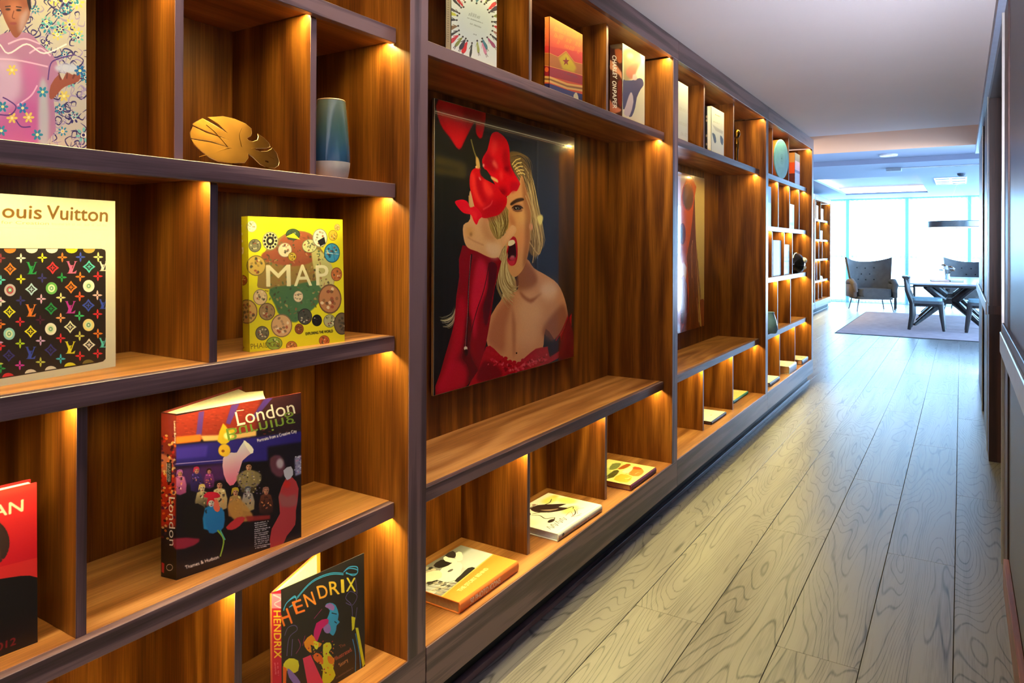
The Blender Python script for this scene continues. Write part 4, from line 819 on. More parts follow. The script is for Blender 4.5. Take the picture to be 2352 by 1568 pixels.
def art_floral(corners):
    a = Art(620, 640, (206, 196, 180), corners); a.local(0, 0, 3.266); r = a.rng; NV, TL, YL, CR = (44, 30, 96), (40, 140, 170), (236, 214, 100), (170, 150, 190)
    for _ in range(420):
        x, y = -380 + 1040 * r.rand(), -200 + 1330 * r.rand(); t = r.rand() * 6.28; L = 24 + 46 * r.rand(); k = 1 if r.rand() < .5 else -1
        a.line([(x, y), (x + L * math.cos(t), y + L * math.sin(t)), (x + L * 1.4 * math.cos(t + k * .8), y + L * 1.4 * math.sin(t + k * .8)), (x + L * math.cos(t + k * 1.5), y + L * math.sin(t + k * 1.5))], 4.5, NV if r.rand() < .7 else CR, 0.95, taper=.8)
    for _ in range(95):
        x, y = -380 + 1040 * r.rand(), -200 + 1330 * r.rand(); q = 20 + 22 * r.rand(); c = [TL, YL, NV, (120, 200, 190)][r.randint(4)]; t0 = r.rand()
        for k in range(7): a.ell(x + q * math.cos(t0 + k * .9), y + q * math.sin(t0 + k * .9), q * .42, q * .24, c, n=9, rot=t0 + k * .9)
        a.ell(x, y, q * .5, q * .5, (244, 236, 214), n=10); a.ell(x, y, q * .3, q * .3, [YL, TL, NV][r.randint(3)], n=9)
    # a person in a pink shirt
    a.poly([(-520, 1080), (-460, 600), (-330, 380), (-60, 290), (60, 240), (220, 250), (300, 330), (400, 420), (440, 540), (400, 720), (340, 1080)], (184, 128, 164), sm=3)
    a.poly([(-400, 520), (-60, 420), (160, 480), (150, 700), (60, 860), (-300, 900)], (222, 190, 220), 0.8, sm=3, bl=14); a.poly([(160, 480), (300, 520), (300, 900), (330, 1060), (200, 1060), (200, 760)], (206, 110, 170), 0.8, sm=3, bl=12); a.poly([(20, 820), (260, 760), (280, 1060), (-200, 1080)], (196, 90, 160), 0.7, sm=3, bl=14)
    a.poly([(300, 620), (350, 640), (365, 1080), (290, 1080)], (190, 196, 200), 0.9, sm=2, bl=6)
    for g in ([(-100, 440), (120, 450), (360, 500)], [(60, 330), (180, 290), (300, 330)], [(280, 640), (230, 720), (130, 790)], [(220, 400), (300, 360), (380, 420)]): a.line(g, 5, (240, 196, 220), 0.9)
    a.poly([(-30, -40), (30, -120), (150, -140), (215, -60), (225, 100), (200, 170), (150, 260), (110, 280), (60, 200), (20, 110)], (150, 84, 58), sm=3); a.ell(110, 90, 60, 80, (196, 124, 90), 0.8, bl=10); a.poly([(150, 120), (215, 60), (200, 170), (170, 240), (140, 230)], (206, 190, 196), 0.6, sm=2, bl=6)
    a.poly([(-40, -40), (20, -180), (170, -190), (225, -60), (228, 90), (205, 20), (180, -60), (60, -90)], (34, 24, 28), sm=2); a.ell(60, 70, 20, 8, (46, 24, 20), bl=1); a.ell(140, 76, 20, 8, (46, 24, 20), bl=1); a.line([(38, 50), (80, 46)], 3, (40, 22, 20)); a.line([(120, 50), (162, 56)], 3, (40, 22, 20)); a.line([(105, 80), (92, 130), (112, 140)], 3, (120, 64, 44)); a.ell(98, 176, 28, 10, (150, 70, 66), bl=1)
    a.poly([(380, 640), (440, 560), (470, 600), (500, 540), (540, 560), (600, 560), (590, 610), (510, 640), (460, 670), (400, 740), (370, 730)], (160, 84, 60), sm=2); a.ell(500, 510, 90, 36, (206, 210, 226), 0.95, bl=4)
    for g in ([(455, 600), (440, 545)], [(500, 590), (505, 545)], [(545, 590), (560, 556)]): a.line(g, 6, (110, 50, 40), .8)
    for x, y, c in [(20, 800, TL), (170, 810, (40, 120, 180)), (90, 525, YL), (215, 880, YL), (320, 690, TL), (480, 720, YL), (280, 1010, TL), (90, 885, YL), (10, 980, TL), (600, 530, (30, 110, 170))]:
        for k in range(6): a.ell(x + 26 * math.cos(k * 1.05), y + 26 * math.sin(k * 1.05), 18, 10, c, n=8, rot=k * 1.05)
        a.ell(x, y, 12, 12, (250, 240, 160), n=8)
    for g in ([(0, 860), (80, 860), (120, 800), (60, 750), (20, 730)], [(120, 900), (160, 950), (230, 950)], [(360, 600), (380, 480), (440, 440), (560, 410)]): a.line(g, 4, (90, 50, 130))
    a.line([(-300, 330), (-40, 310), (60, 400), (200, 330), (330, 400), (500, 330)], 5, (250, 246, 240), .9); return a
def art_fashion(cf, cs):
    a = Art(300, 560, (216, 224, 232), cf); a.local(1010, 0, 9.8); r = a.rng
    a.ell(790, 520, 420, 520, (196, 208, 222), 0.8, bl=20)
    cols = [(24, 20, 26), (180, 20, 36), (150, 100, 90), (26, 22, 40), (150, 60, 110), (60, 120, 140), (206, 130, 170), (150, 160, 90), (30, 34, 36), (200, 30, 40), (36, 30, 50), (120, 130, 60), (190, 40, 60), (40, 36, 40), (120, 90, 60), (36, 30, 34), (190, 190, 60), (60, 50, 60)]
    n = 30
    for k in range(n):
        t = k * 2 * PI / n + 0.05 * r.randn(); cx, cy = 790, 480; R = 1.0 + 0.06 * r.randn()
        def q(u, v): d = (math.cos(t), math.sin(t)); rr = (440 + u * 260) * R; return (cx + rr * d[0] * .9 - v * d[1], cy + rr * d[1] * 1.08 + v * d[0])
        c = cols[k % len(cols)]; wd = 26 + 26 * r.rand()
        a.ell(*q(0.0, 0), 22, 22, (40, 30, 32), n=9); a.poly([q(.12, -14), q(.12, 14), q(.4, wd * .6), q(.75, wd), q(1.05, wd * .7), q(1.05, -wd * .5), q(.75, -wd), q(.4, -wd * .6)], c, sm=2); a.line([q(1.0, 8), q(1.3, 14)], 3, (60, 50, 60)); a.line([q(1.0, -10), q(1.3, -22)], 3, (60, 50, 60)); a.line([q(.2, 14), q(.5, wd + 16)], 3, c)
    a.scribble(650, 350, 930, 440, 86, (90, 104, 120), 2, .8, 40); a.scribble(620, 410, 960, 530, 26, (110, 120, 134), 1.2, .8); a.scribble(680, 545, 915, 630, 40, (110, 120, 134), 1.4, .8); a.scribble(755, 775, 820, 800, 26, (110, 120, 134), 1.4, .8)
    b = Art(40, 420, (208, 204, 192)); b.up = (1, 0)
    for k in range(22): b.line([(35, 48 + k * 1.9), (62, 48.6 + k * 1.9)], 1.6, (110, 104, 84), .8, 0)
    return [a, b]
def art_star(cf, cs):
    out = []
    for which, cn in (('front', cf), ('spine', cs)):
        a = Art(260 if which == 'front' else 60, 460, (226, 84, 50), cn); a.local(1240, 30, 7.645); GD = (226, 150, 60)
        a.poly([(40, 0), (800, 0), (800, 700), (40, 600)], (240, 150, 74), col2=(222, 60, 62)); a.poly([(40, 560), (800, 700), (800, 1200), (40, 1000)], (216, 56, 62))
        if which == 'front':
            for k, (x0, y0, x1, y1) in enumerate([(250, 270, 700, 450), (250, 380, 700, 570), (300, 500, 690, 690)]): a.scribble(x0, y0 + 40, x1, y1 + 30, 80, (240, 170, 70), 3, .75, 44)
        a.poly([(60, 700), (180, 705), (320, 770), (460, 665), (610, 860), (760, 900), (760, 1105), (600, 1050), (180, 940), (60, 915)], (190, 110, 50)); a.poly([(330, 790), (460, 690), (600, 880), (640, 960), (600, 1040), (400, 980)], (214, 190, 30), 0.9, bl=6); a.line([(60, 700), (180, 705), (320, 770), (460, 665), (610, 860), (760, 900)], 2.5, (246, 190, 96), 1, 0); a.line([(60, 915), (180, 935), (600, 1050), (760, 1100)], 2.5, (246, 190, 96), 1, 0)
        a.poly([(460 + (62 if k % 2 == 0 else 25) * math.sin(k * PI / 5) * 1.0, 850 - (80 if k % 2 == 0 else 32) * math.cos(k * PI / 5)) for k in range(10)], (150, 30, 24))
        a.poly([(60, 925), (180, 945), (760, 1110), (760, 1260), (180, 1110), (60, 1100)], (166, 36, 60)); a.scribble(430, 1060, 650, 1140, 30, (120, 60, 90), 2, .8)
        for dy, c in ((0, (240, 190, 110)), (40, (150, 100, 50)), (70, (240, 190, 120))): a.poly([(60, 1100 + dy), (180, 1110 + dy), (480, 1230 + dy), (760, 1275 + dy), (760, 1310 + dy), (480, 1265 + dy), (180, 1150 + dy), (60, 1140 + dy)], c, sm=1)
        a.poly([(60, 1235), (180, 1240), (480, 1350), (760, 1430), (760, 1700), (60, 1500)], (44, 44, 110)); a.poly([(590, 1480), (610, 1410), (650, 1400), (680, 1520)], (226, 220, 206), sm=2)
        if which == 'spine': a.up = (1, 0); a.scribble(100, 130, 95, 640, -40, (250, 170, 130), 2.5, .9, 34); a.ell(120, 990, 36, 44, (240, 110, 60))
        out.append(a)
    return out
def art_paper(cf, cs):
    a = Art(240, 460, (232, 220, 196), cf); a.local(1390, 90, 7.84)
    a.poly([(330, 200), (560, 200), (640, 320), (640, 440), (560, 560), (480, 700), (340, 760), (330, 500)], (150, 130, 84), 0.9, sm=3, bl=6); a.poly([(400, 520), (560, 420), (600, 460), (540, 640), (470, 720), (380, 640)], (196, 110, 84), .9, sm=3, bl=5); a.ell(450, 300, 60, 50, (244, 232, 190), .8, bl=8)
    a.poly([(320, 760), (360, 740), (480, 740), (620, 700), (680, 740), (690, 830), (640, 900), (570, 1050), (540, 1230), (480, 1390), (420, 1380), (470, 1250), (500, 1120), (470, 960), (440, 1010), (380, 1180), (320, 1260)], (70, 66, 104), sm=2); a.poly([(430, 1010), (480, 960), (510, 1130), (440, 1380), (350, 1360), (350, 1270)], (206, 184, 196), sm=2, bl=2); a.poly([(500, 640), (560, 640), (570, 730), (500, 730)], (236, 190, 190), sm=2, bl=2)
    b = Art(110, 460, (74, 40, 30), cs); b.local(1390, 90, 7.84)
    for p, c in [([(60, 380), (140, 400), (300, 600), (340, 800), (250, 640), (60, 520)], (226, 150, 110)), ([(60, 1060), (150, 1180), (300, 1270), (200, 1330), (60, 1340)], (214, 130, 100)), ([(170, 180), (300, 200), (300, 420), (220, 400)], (176, 90, 50)), ([(230, 760), (320, 780), (320, 1200), (230, 1150)], (120, 40, 28)), ([(90, 100), (300, 90), (300, 160), (120, 170)], (110, 90, 60))]: b.poly(p, c, .9, sm=2, bl=3)
    b.up = (1, 0.25); b.fit('CHARLEY', 128, 285, 140, 700, 78, (244, 238, 226), bold=1); b.fit('ON', 128, 745, 132, 880, 78, (244, 238, 226), bold=1); b.fit('PAPER', 130, 905, 138, 1240, 78, (244, 238, 226), bold=1)
    return [a, b]
def art_photo_icons():
    a = Art(560, 420, (150, 148, 150)); r = a.rng     # left = near end, bottom = spine side
    a.poly([(0, 0), (100, 0), (100, 60), (0, 60)], (120, 118, 116), col2=(206, 210, 220)); a.poly([(55, 20), (100, 20), (100, 70), (60, 70)], (214, 218, 228), .8, bl=10)
    for _ in range(80): a.ell(40 * r.rand(), 5 + 60 * r.rand(), 4, 3, [(60, 56, 50), (226, 214, 190), (30, 28, 28), (190, 180, 160)][r.randint(4)], .8, n=7, rot=3 * r.rand())
    for k in range(16): a.line([(2 + k * 2.2, 40), (8 + k * 2.2, 74)], 2.6, [(40, 38, 44), (190, 186, 190), (240, 236, 232)][k % 3], .85)
    a.poly([(24, 40), (40, 26), (58, 22), (66, 34), (58, 46), (44, 56), (34, 66), (26, 60)], (240, 238, 234), sm=2); a.poly([(12, 22), (30, 14), (40, 26), (30, 40), (18, 36)], (236, 226, 206), sm=2); a.poly([(46, 8), (60, 6), (66, 22), (54, 26), (44, 20)], (36, 34, 36), sm=2); a.poly([(60, 14), (66, 4), (72, 8), (68, 26), (62, 30)], (244, 240, 236), sm=2); a.poly([(66, 26), (82, 10), (86, 16), (72, 32)], (244, 240, 236), sm=2); a.poly([(70, 2), (84, 2), (78, 14), (70, 18)], (50, 44, 46), sm=2)
    a.poly([(30, 62), (44, 58), (60, 54), (64, 62), (48, 72), (34, 74)], (44, 42, 44), sm=2); a.ell(46, 38, 4, 2.4, (90, 90, 90)); a.line([(14, 46), (30, 60), (50, 66)], 3, (30, 28, 30))
    a.poly([(0, 72), (100, 58), (100, 100), (0, 100)], (242, 150, 60)); a.poly([(0, 72), (100, 58), (100, 60), (0, 74)], (246, 196, 110))
    a.norm = True; a.fit('THE STORY BEHIND', 17, 86, 70, 80, 6.5, (250, 226, 150), bold=1)
    b = Art(560, 60, (240, 128, 60)); b.fit('50 PHOTO ICONS', 16, 78, 66, 78, 52, (252, 226, 206), bold=1.4)
    return a, b
def art_ink():
    a = Art(460, 380, (246, 244, 236)); K = (50, 34, 34)
    for x, y, rx, ry, c in [(80, 20, 14, 10, (236, 220, 90)), (90, 45, 10, 16, (238, 224, 100)), (66, 70, 14, 10, (240, 230, 110)), (94, 18, 5, 5, (226, 200, 60)), (8, 40, 10, 18, (250, 232, 210)), (20, 14, 14, 7, (216, 230, 226))]: a.ell(x, y, rx, ry, c, .8, bl=12)
    a.poly([(44, 14), (58, 16), (70, 34), (80, 52), (66, 48), (70, 62), (58, 58), (44, 44), (38, 28)], K, sm=2); a.poly([(46, 30), (54, 42), (62, 52), (50, 46)], (190, 160, 140), .8, sm=2)
    for g in ([(16, 26), (28, 28), (36, 18), (48, 12), (60, 14)], [(58, 22), (72, 26), (84, 20)], [(28, 30), (32, 42), (28, 56), (36, 66), (24, 70)], [(44, 46), (60, 60), (76, 66), (70, 72)], [(70, 74), (60, 84), (48, 86)], [(32, 28), (40, 36)]): a.line(g, 7, K, 1, taper=.5)
    a.ell(26, 68, 6, 4, K); a.ell(56, 10, 3, 3, (160, 120, 110))
    for k, x in enumerate((6, 14, 24, 33)): a.line([(x, 84), (x + 4, 74), (x + 5, 86), (x + 9, 76)], 4, (60, 56, 66))
    for g in ([(48, 76), (62, 74), (50, 90), (64, 92)], [(60, 88), (72, 78), (80, 84)], [(52, 80), (58, 96)]): a.line(g, 3, (220, 70, 80), .9)
    a.line([(0, 95), (100, 95)], 2, (190, 186, 190), .8, 0)
    b = Art(460, 50, (226, 222, 220)); b.poly([(0, 50), (100, 50), (100, 100), (0, 100)], (120, 96, 100), .7, bl=4); b.scribble(32, 70, 66, 70, 30, (70, 50, 50), 2, .9, 3); b.ell(10, 50, 2.4, 22, (60, 60, 80))
    return a, b
def art_yellow():
    a = Art(420, 340, (246, 224, 140)); r = a.rng
    for p, c in [([(5, 25), (40, 15), (60, 25), (40, 40), (10, 42)], (190, 200, 110)), ([(8, 45), (50, 40), (52, 50), (20, 56)], (60, 60, 20)), ([(50, 30), (80, 20), (90, 30), (84, 36), (60, 40)], (110, 120, 70)), ([(60, 42), (92, 44), (90, 54), (66, 52)], (160, 70, 20)), ([(10, 62), (40, 60), (38, 84), (8, 90)], (236, 176, 50)), ([(44, 74), (70, 66), (84, 76), (70, 92), (44, 94)], (200, 120, 40)), ([(74, 66), (86, 64), (84, 80), (76, 80)], (200, 60, 30)), ([(50, 56), (78, 58), (76, 66), (52, 70)], (250, 240, 200))]: a.poly(p, c, .9, sm=2, bl=2)
    for _ in range(26): a.line([(x := 5 + 80 * r.rand(), y := 10 + 78 * r.rand()), (x + 10 * r.rand(), y + 5 * r.rand()), (x + 12 * r.rand(), y + 9 * r.rand())], 3, [(110, 90, 30), (200, 110, 40), (80, 90, 50), (250, 244, 210)][r.randint(4)], .8)
    return a
def art_simple(w, h, bg, seed, blobs, scale=12, lines=()):
    a = Art(w, h, bg); a.rng = np.random.RandomState(seed); r = a.rng
    for n_, c in blobs:
        for _ in range(n_): a.ell(8 + 84 * r.rand(), 10 + 80 * r.rand(), scale * (.4 + r.rand()), scale * .6 * (.4 + r.rand()), c, .85, n=9, rot=3 * r.rand(), bl=1)
    for x0, y0, x1, y1, hh, c in lines: a.scribble(x0, y0, x1, y1, hh, c, 2, .85)
    return a
# ------------------------------------------------------------------ books
page_m = plain('paper_page_edges', srgb(236, 226, 200), 0.7, mottle=0.08, scale=160)
def board(name, A, B, h, lean, t, art, back, parent, base):
    """cover board: front face from A to B (bottom points), height h; t = vector of its thickness; art on the front face"""
    up = Vector((0, 0, h)) + lean; P = [A, B, B + up, A + up]; P = P + [p + t for p in P]
    o0 = sum(P, Vector()) / 8; me = bpy.data.meshes.new(name)
    me.from_pydata([p - o0 for p in P], [], [(0, 1, 2, 3), (5, 4, 7, 6), (1, 5, 6, 2), (4, 0, 3, 7), (3, 2, 6, 7), (4, 5, 1, 0)])
    uv = me.uv_layers.new(name='uv')
    for i, c in enumerate([(0, 0), (1, 0), (1, 1), (0, 1)]): uv.data[i].uv = c
    for i, c in enumerate([(1, 0), (0, 0), (0, 1), (1, 1)]): uv.data[4 + i].uv = c
    me.materials.append(art); me.materials.append(back); me.polygons[0].material_index = 0
    for p in me.polygons[1:]: p.material_index = 1
    o = bpy.data.objects.new(name, me); COL.objects.link(o); o.parent = parent; o.location = o0 - parent.location
    return o
def prism(name, pts, z0, z1, lean, mat, parent):
    bm = bmesh.new(); c = sum((Vector(p) for p in pts), Vector()) / len(pts)
    lo = [bm.verts.new((p[0] - c.x, p[1] - c.y, 0)) for p in pts]; hi = [bm.verts.new((p[0] - c.x + lean[0], p[1] - c.y + lean[1], z1 - z0)) for p in pts]
    n = len(pts); bm.faces.new(lo[::-1]); bm.faces.new(hi)
    for i in range(n): bm.faces.new((lo[i], lo[(i + 1) % n], hi[(i + 1) % n], hi[i]))
    o = mesh_obj(name, bm, mat, parent); o.location = Vector((c.x, c.y, z0)) - parent.location; return o
def standing(name, label, C0, R, t, z0, h, lean, art, plain_rgb, S0=None, E=None, pages=None, rough=0.38, group=None, coat=0.12, cat='book', inner=None):
    """C0: front corner at the spine, R: other end of the front cover (x, y); t: thickness"""
    C0, R = Vector((*C0, z0)), Vector((*R, z0)); d = (R - C0).normalized(); n = Vector((d.y, -d.x, 0));  # n points to the room
    if n.x < 0: n = -n
    S0 = Vector((*S0, z0)) if S0 else C0 - n * t; E = Vector((*E, z0)) if E else R - n * t + d * 0.0
    lean = -n * lean
    root = empty(name, (C0 + R) / 2, 0, label, cat, group or 'books standing face out on the shelves')
    up = Vector((0, 0, h)) + lean
    cf = [px(C0 + up), px(R + up), px(R), px(C0)]; cs = [px(S0 + up), px(C0 + up), px(C0), px(S0)]
    r = art(cf, cs)
    if not isinstance(r, (list, tuple)): r = [r, None]
    bm_ = plain(name + '_board', srgb(*plain_rgb), 0.45)
    fm = r[0].material(name + '_cover_print', rough, coat); sm = r[1].material(name + '_spine_print', rough, coat) if r[1] is not None else bm_
    bt = 0.0028
    board('front_cover', C0, R, h, lean, -n * bt, fm, bm_, root, z0)
    sd = (C0 - S0).normalized(); sn = Vector((sd.y, -sd.x, 0)); sn = sn if sn.dot(-d) < 0 else -sn
    board('spine', S0, C0 - n * 0.0002, h, lean, sn * bt, sm, bm_, root, z0)
    bd = (E - S0).normalized(); bn = Vector((bd.y, -bd.x, 0)); bn = bn if bn.x > 0 else -bn
    board('back_cover', S0, E, h, lean, bn * bt, bm_, inner.material(name + '_endpaper', 0.5) if inner else bm_, root, z0)
    if pages is None:
        a = C0 - n * bt + d * 0.004; b = R - n * bt - d * 0.004; c = E + bn * bt - bd * 0.004; e = S0 + bn * bt + bd * 0.004
        pages = [a, b, c, e]
    prism('page_block', pages, z0 + 0.003, z0 + h - 0.004, lean * (h - 0.004) / h, page_m, root)
    return root
def flat(name, label, x0, x1, y0, y1, z0, t, art_top, art_spine, rgb, rot=0.0, group=None, pages_rgb=None, page_end=1.0):
    """lying book, spine towards the room (x1), head/foot towards the camera (y0)"""
    cx, cy = (x0 + x1) / 2, (y0 + y1) / 2; W, L = x1 - x0, y1 - y0
    root = empty(name, (cx, cy, z0), rot, label, 'book', group or 'books lying flat in the bottom row'); bt = min(0.0035, t * 0.16)
    bmt = plain(name + '_board', srgb(*rgb), 0.45); pm_ = plain(name + '_pages', srgb(*pages_rgb), 0.7, mottle=.1, scale=120) if pages_rgb else page_m
    part('back_cover', (-W / 2, W / 2, -L / 2, L / 2, 0, bt), bmt, root, 0.0008)
    part('page_block', (-W / 2 + 0.005, W / 2 - bt, -L / 2 + 0.005, L / 2 - 0.005, bt, t - bt), pm_, root)
    top = part('front_cover', (-W / 2, W / 2, -L / 2, L / 2, t - bt, t), bmt, root, 0.0008)
    q = quad('cover_print', (-W / 2 + .001, -L / 2 + .001, t + .0003), (-W / 2 + .001, L / 2 - .001, t + .0003), (W / 2 - .001, L / 2 - .001, t + .0003), (W / 2 - .001, -L / 2 + .001, t + .0003), art_top.material(name + '_cover_print', 0.35, 0.2))
    q.parent = root
    bm = bmesh.new(); n = 7; rows = []
    for k in range(n):
        a = -PI / 2 + PI * k / (n - 1); rows.append([bm.verts.new((0.006 * math.cos(a), y, (t / 2) * math.sin(a))) for y in (-L / 2, L / 2)])
    for k in range(n - 1): bm.faces.new((rows[k][0], rows[k][1], rows[k + 1][1], rows[k + 1][0]))
    bm.faces.new([r[0] for r in rows]); bm.faces.new([r[1] for r in rows][::-1])
    sp = mesh_obj('spine', bm, [art_spine.material(name + '_spine_print', 0.35, 0.2) if art_spine else bmt], root, (W / 2, 0, t / 2), smooth=True)
    uv = sp.data.uv_layers.new(name='uv')
    for p in sp.data.polygons:
        for li in p.loop_indices:
            v = sp.data.vertices[sp.data.loops[li].vertex_index].co; uv.data[li].uv = ((v.y + L / 2) / L, (v.z + t / 2) / t)
    return root
one = lambda f: (lambda cf, cs: f(cf))
Z = {0: 1.942, 1: 1.519, 2: 1.105, 3: 0.654, 4: 0.2365}
# nearest bay
standing('art_book', 'tall art book with a person in a pink shirt before white flowered paper, upper left', (-0.125, 0.425), (-0.095, 0.688), 0.03, Z[1], 0.365, 0.006, one(art_floral), (236, 230, 220))
standing('coffee_table_book', 'white coffee-table book with a black panel of bright monogram flowers and letters', (-0.1325, 0.498), (-0.185, 0.793), 0.035, Z[2], 0.333, 0.004, one(art_lv), (244, 240, 232))
standing('atlas_book', 'thick yellow book of round map pictures standing beside the dark divider', (-0.122, 1.065), (-0.077, 1.318), 0.032, Z[2], 0.312, 0.012, art_map, (222, 208, 30))
C0, R, S0, E = (-0.121, 0.886), (-0.075, 1.177), (-0.164, 0.879), (-0.262, 1.150)
standing('photography_book', 'large photography book with a crowded night-club scene, standing slightly open', C0, R, 0.04, Z[3], 0.344, 0.004, art_london, (120, 30, 30), S0=S0, E=E,
         pages=[Vector((-0.124, 0.893, 0)), Vector((-0.094, 1.09, 0)), Vector((-0.145, 1.125, 0)), Vector((-0.185, 1.155, 0)), Vector((-0.205, 1.12, 0)), Vector((-0.252, 1.135, 0)), Vector((-0.165, 0.888, 0))])
standing('art_book', 'red and black art book with a dark head silhouette, cut off at the left', (-0.13, 0.385), (-0.11, 0.618), 0.03, Z[3], 0.278, 0.008, one(art_an), (200, 30, 40))
inner = Art(200, 240, (240, 120, 60)); inner.poly([(0, 0), (100, 0), (100, 100), (0, 100)], (246, 170, 60), col2=(236, 80, 110)); inner.ell(30, 22, 12, 18, (40, 160, 160)); inner.ell(30, 22, 7, 12, (120, 60, 150)); inner.line([(60, 10), (50, 60), (70, 90)], 8, (240, 90, 130))
standing('music_book', 'black music book with psychedelic orange and yellow lettering, standing half open', (-0.10, 1.143), (-0.078, 1.398), 0.027, Z[4], 0.297, 0.006, art_hendrix, (30, 26, 30), S0=(-0.108, 1.117), E=(-0.195, 1.350), inner=inner,
         pages=[Vector((-0.106, 1.135, 0)), Vector((-0.128, 1.20, 0)), Vector((-0.172, 1.32, 0)), Vector((-0.190, 1.335, 0)), Vector((-0.110, 1.124, 0))])
# second bay, top row
standing('fashion_book', 'white book ringed with small fashion figures on the top shelf', (-0.08, 1.767), (-0.08, 2.022), 0.024, Z[0], 0.37, 0.0, art_fashion, (226, 222, 210))
standing('hardback_book', 'orange and red book with a star badge on a gold band', (-0.08, 2.391), (-0.08, 2.671), 0.025, Z[0], 0.291, 0.0, art_star, (200, 60, 40))
standing('hardback_book', 'very thick book with a dark brown lettered spine and a cream cover', (-0.08, 3.086), (-0.08, 3.362), 0.067, Z[0], 0.357, 0.0, art_paper, (214, 200, 176))
# third bay, top row
w1 = lambda cf, cs: (lambda a: (a.local(1550, 170, 7.47), [a.scribble(70, y, 215, y + 48, 60, (196, 184, 166), 3, .8, 34) for y in (620, 860, 1040)], a)[-1])(Art(240, 300, (222, 218, 210), cf))
standing('hardback_book', 'plain white book with faint grey lettering, partly behind the third post', (-0.08, 3.765), (-0.08, 4.03), 0.03, Z[0], 0.334, 0.0, w1, (244, 240, 232))
def w2(cf, cs):
    a = Art(220, 260, (232, 230, 228), cf); a.local(1550, 170, 7.47); K = (56, 76, 110)
    a.scribble(690, 700, 775, 740, 16, (214, 150, 100), 2, .9); a.scribble(660, 820, 760, 860, 14, (176, 176, 150), 2, .8)
    a.poly([(640, 1010), (690, 1040), (710, 1160), (680, 1180), (655, 1080)], K, .9, sm=2, bl=1); a.poly([(780, 1050), (830, 1120), (820, 1220), (785, 1170)], K, .9, sm=2, bl=1); a.poly([(640, 860), (740, 930), (830, 980), (820, 1030), (700, 970)], (190, 186, 190), .9, bl=2)
    b = Art(60, 260, (238, 228, 206)); b.poly([(0, 0), (36, 0), (40, 100), (0, 100)], (24, 20, 22)); [b.ell(24, y, 12, 3, (190, 160, 120), .8) for y in (22, 30, 62, 80)]
    return [a, b]
standing('hardback_book', 'pale book with blue blots in the middle top cell of the third bay', (-0.08, 4.485), (-0.08, 4.769), 0.04, Z[0], 0.30, 0.0, w2, (232, 228, 220))
# bottom row, lying
pa, pb = art_photo_icons()
flat('photo_book', 'orange book with a black and white photograph lying flat in the bottom row', -0.268, -0.028, 1.746, 2.084, Z[4], 0.036, pa, pb, (240, 140, 60), 0.0, pages_rgb=(196, 160, 110))
ia, ib = art_ink()
flat('drawing_book', 'white book with black ink creature drawing lying flat between two dividers', -0.284, -0.026, 2.377, 2.745, Z[4], 0.030, ia, ib, (236, 234, 230), -0.025, pages_rgb=(214, 226, 236))
flat('picture_book', 'cream and yellow picture book with a maroon spine lying flat by the second post', -0.27, -0.018, 3.045, 3.362, Z[4], 0.026, art_yellow(), None, (96, 20, 36), 0.0, pages_rgb=(170, 120, 70))
c16 = art_simple(260, 240, (246, 244, 236), 3, [(3, (206, 204, 190))], 8); c16.scribble(10, 88, 70, 88, 10, (200, 200, 190), 2, .7, 4)
flat('white_book', 'thin white book with a black spine lying below the orange-toned portrait', -0.22, -0.066, 4.45, 4.775, Z[4], 0.020, c16, None, (52, 50, 66), 0.0, pages_rgb=(150, 120, 100))
flat('yellow_book', 'pale yellow book with a blue-green spine lying near the third post', -0.28, -0.112, 5.14, 5.54, Z[4], 0.022, art_simple(240, 200, (240, 206, 130), 4, [(2, (246, 226, 170))], 14), None, (30, 130, 160), 0.0)
# last bay
def fill(rgb, lines=(), blobs=()):
    def f(cf, cs):
        a = Art(120, 200, rgb, None)
        for y, h_, c in blobs: a.poly([(8, y), (92, y), (92, y + h_), (8, y + h_)], c)
        for y in lines: a.scribble(14, y, 84, y, 4, (60, 60, 80), 2, .8, 4)
        return [a, None]
    return f
standing('hardback_book', 'book with an orange, lilac and brown spine in the last top cell', (-0.08, 7.17), (-0.08, 7.41), 0.055, Z[0], 0.31, 0.0,
         lambda cf, cs: (lambda a, b: (a.poly([(0, 0), (100, 0), (100, 24), (0, 24)], (110, 110, 96)), a.poly([(0, 24), (100, 24), (100, 52), (0, 52)], (190, 160, 200)), a.poly([(0, 52), (100, 52), (100, 60), (0, 60)], (70, 70, 150)),
                                          b.poly([(0, 0), (100, 0), (100, 30), (0, 30)], (214, 140, 70)), b.poly([(0, 30), (100, 30), (100, 64), (0, 64)], (236, 80, 24)), b.poly([(0, 64), (100, 64), (100, 100), (0, 100)], (96, 36, 34)), [a, b])[-1])(Art(90, 200, (150, 160, 210)), Art(90, 200, (200, 90, 40))), (150, 150, 200))
standing('hardback_book', 'dark navy book behind the post, second row of the last bay', (-0.09, 5.93), (-0.09, 6.21), 0.03, Z[1], 0.335, 0.0, fill((26, 36, 84), blobs=[(40, 18, (120, 170, 210))]), (26, 36, 84))
standing('hardback_book', 'white book with a small dark mark low on it, second row of the last bay', (-0.09, 6.915), (-0.09, 7.19), 0.03, Z[1], 0.235, 0.0, fill((214, 214, 212), blobs=[(72, 12, (90, 110, 140))]), (246, 246, 246))
standing('hardback_book', 'plain sky-blue book in the middle row of the last bay', (-0.085, 6.27), (-0.085, 6.60), 0.03, Z[2], 0.305, 0.0, fill((14, 78, 160)), (30, 36, 60))
standing('hardback_book', 'white and blue picture book in the middle row of the last bay', (-0.085, 6.70), (-0.085, 6.955), 0.06, Z[2], 0.27, 0.0, fill((186, 200, 206), blobs=[(22, 24, (130, 150, 180)), (54, 4, (20, 90, 130)), (70, 30, (40, 120, 180))]), (20, 26, 40))
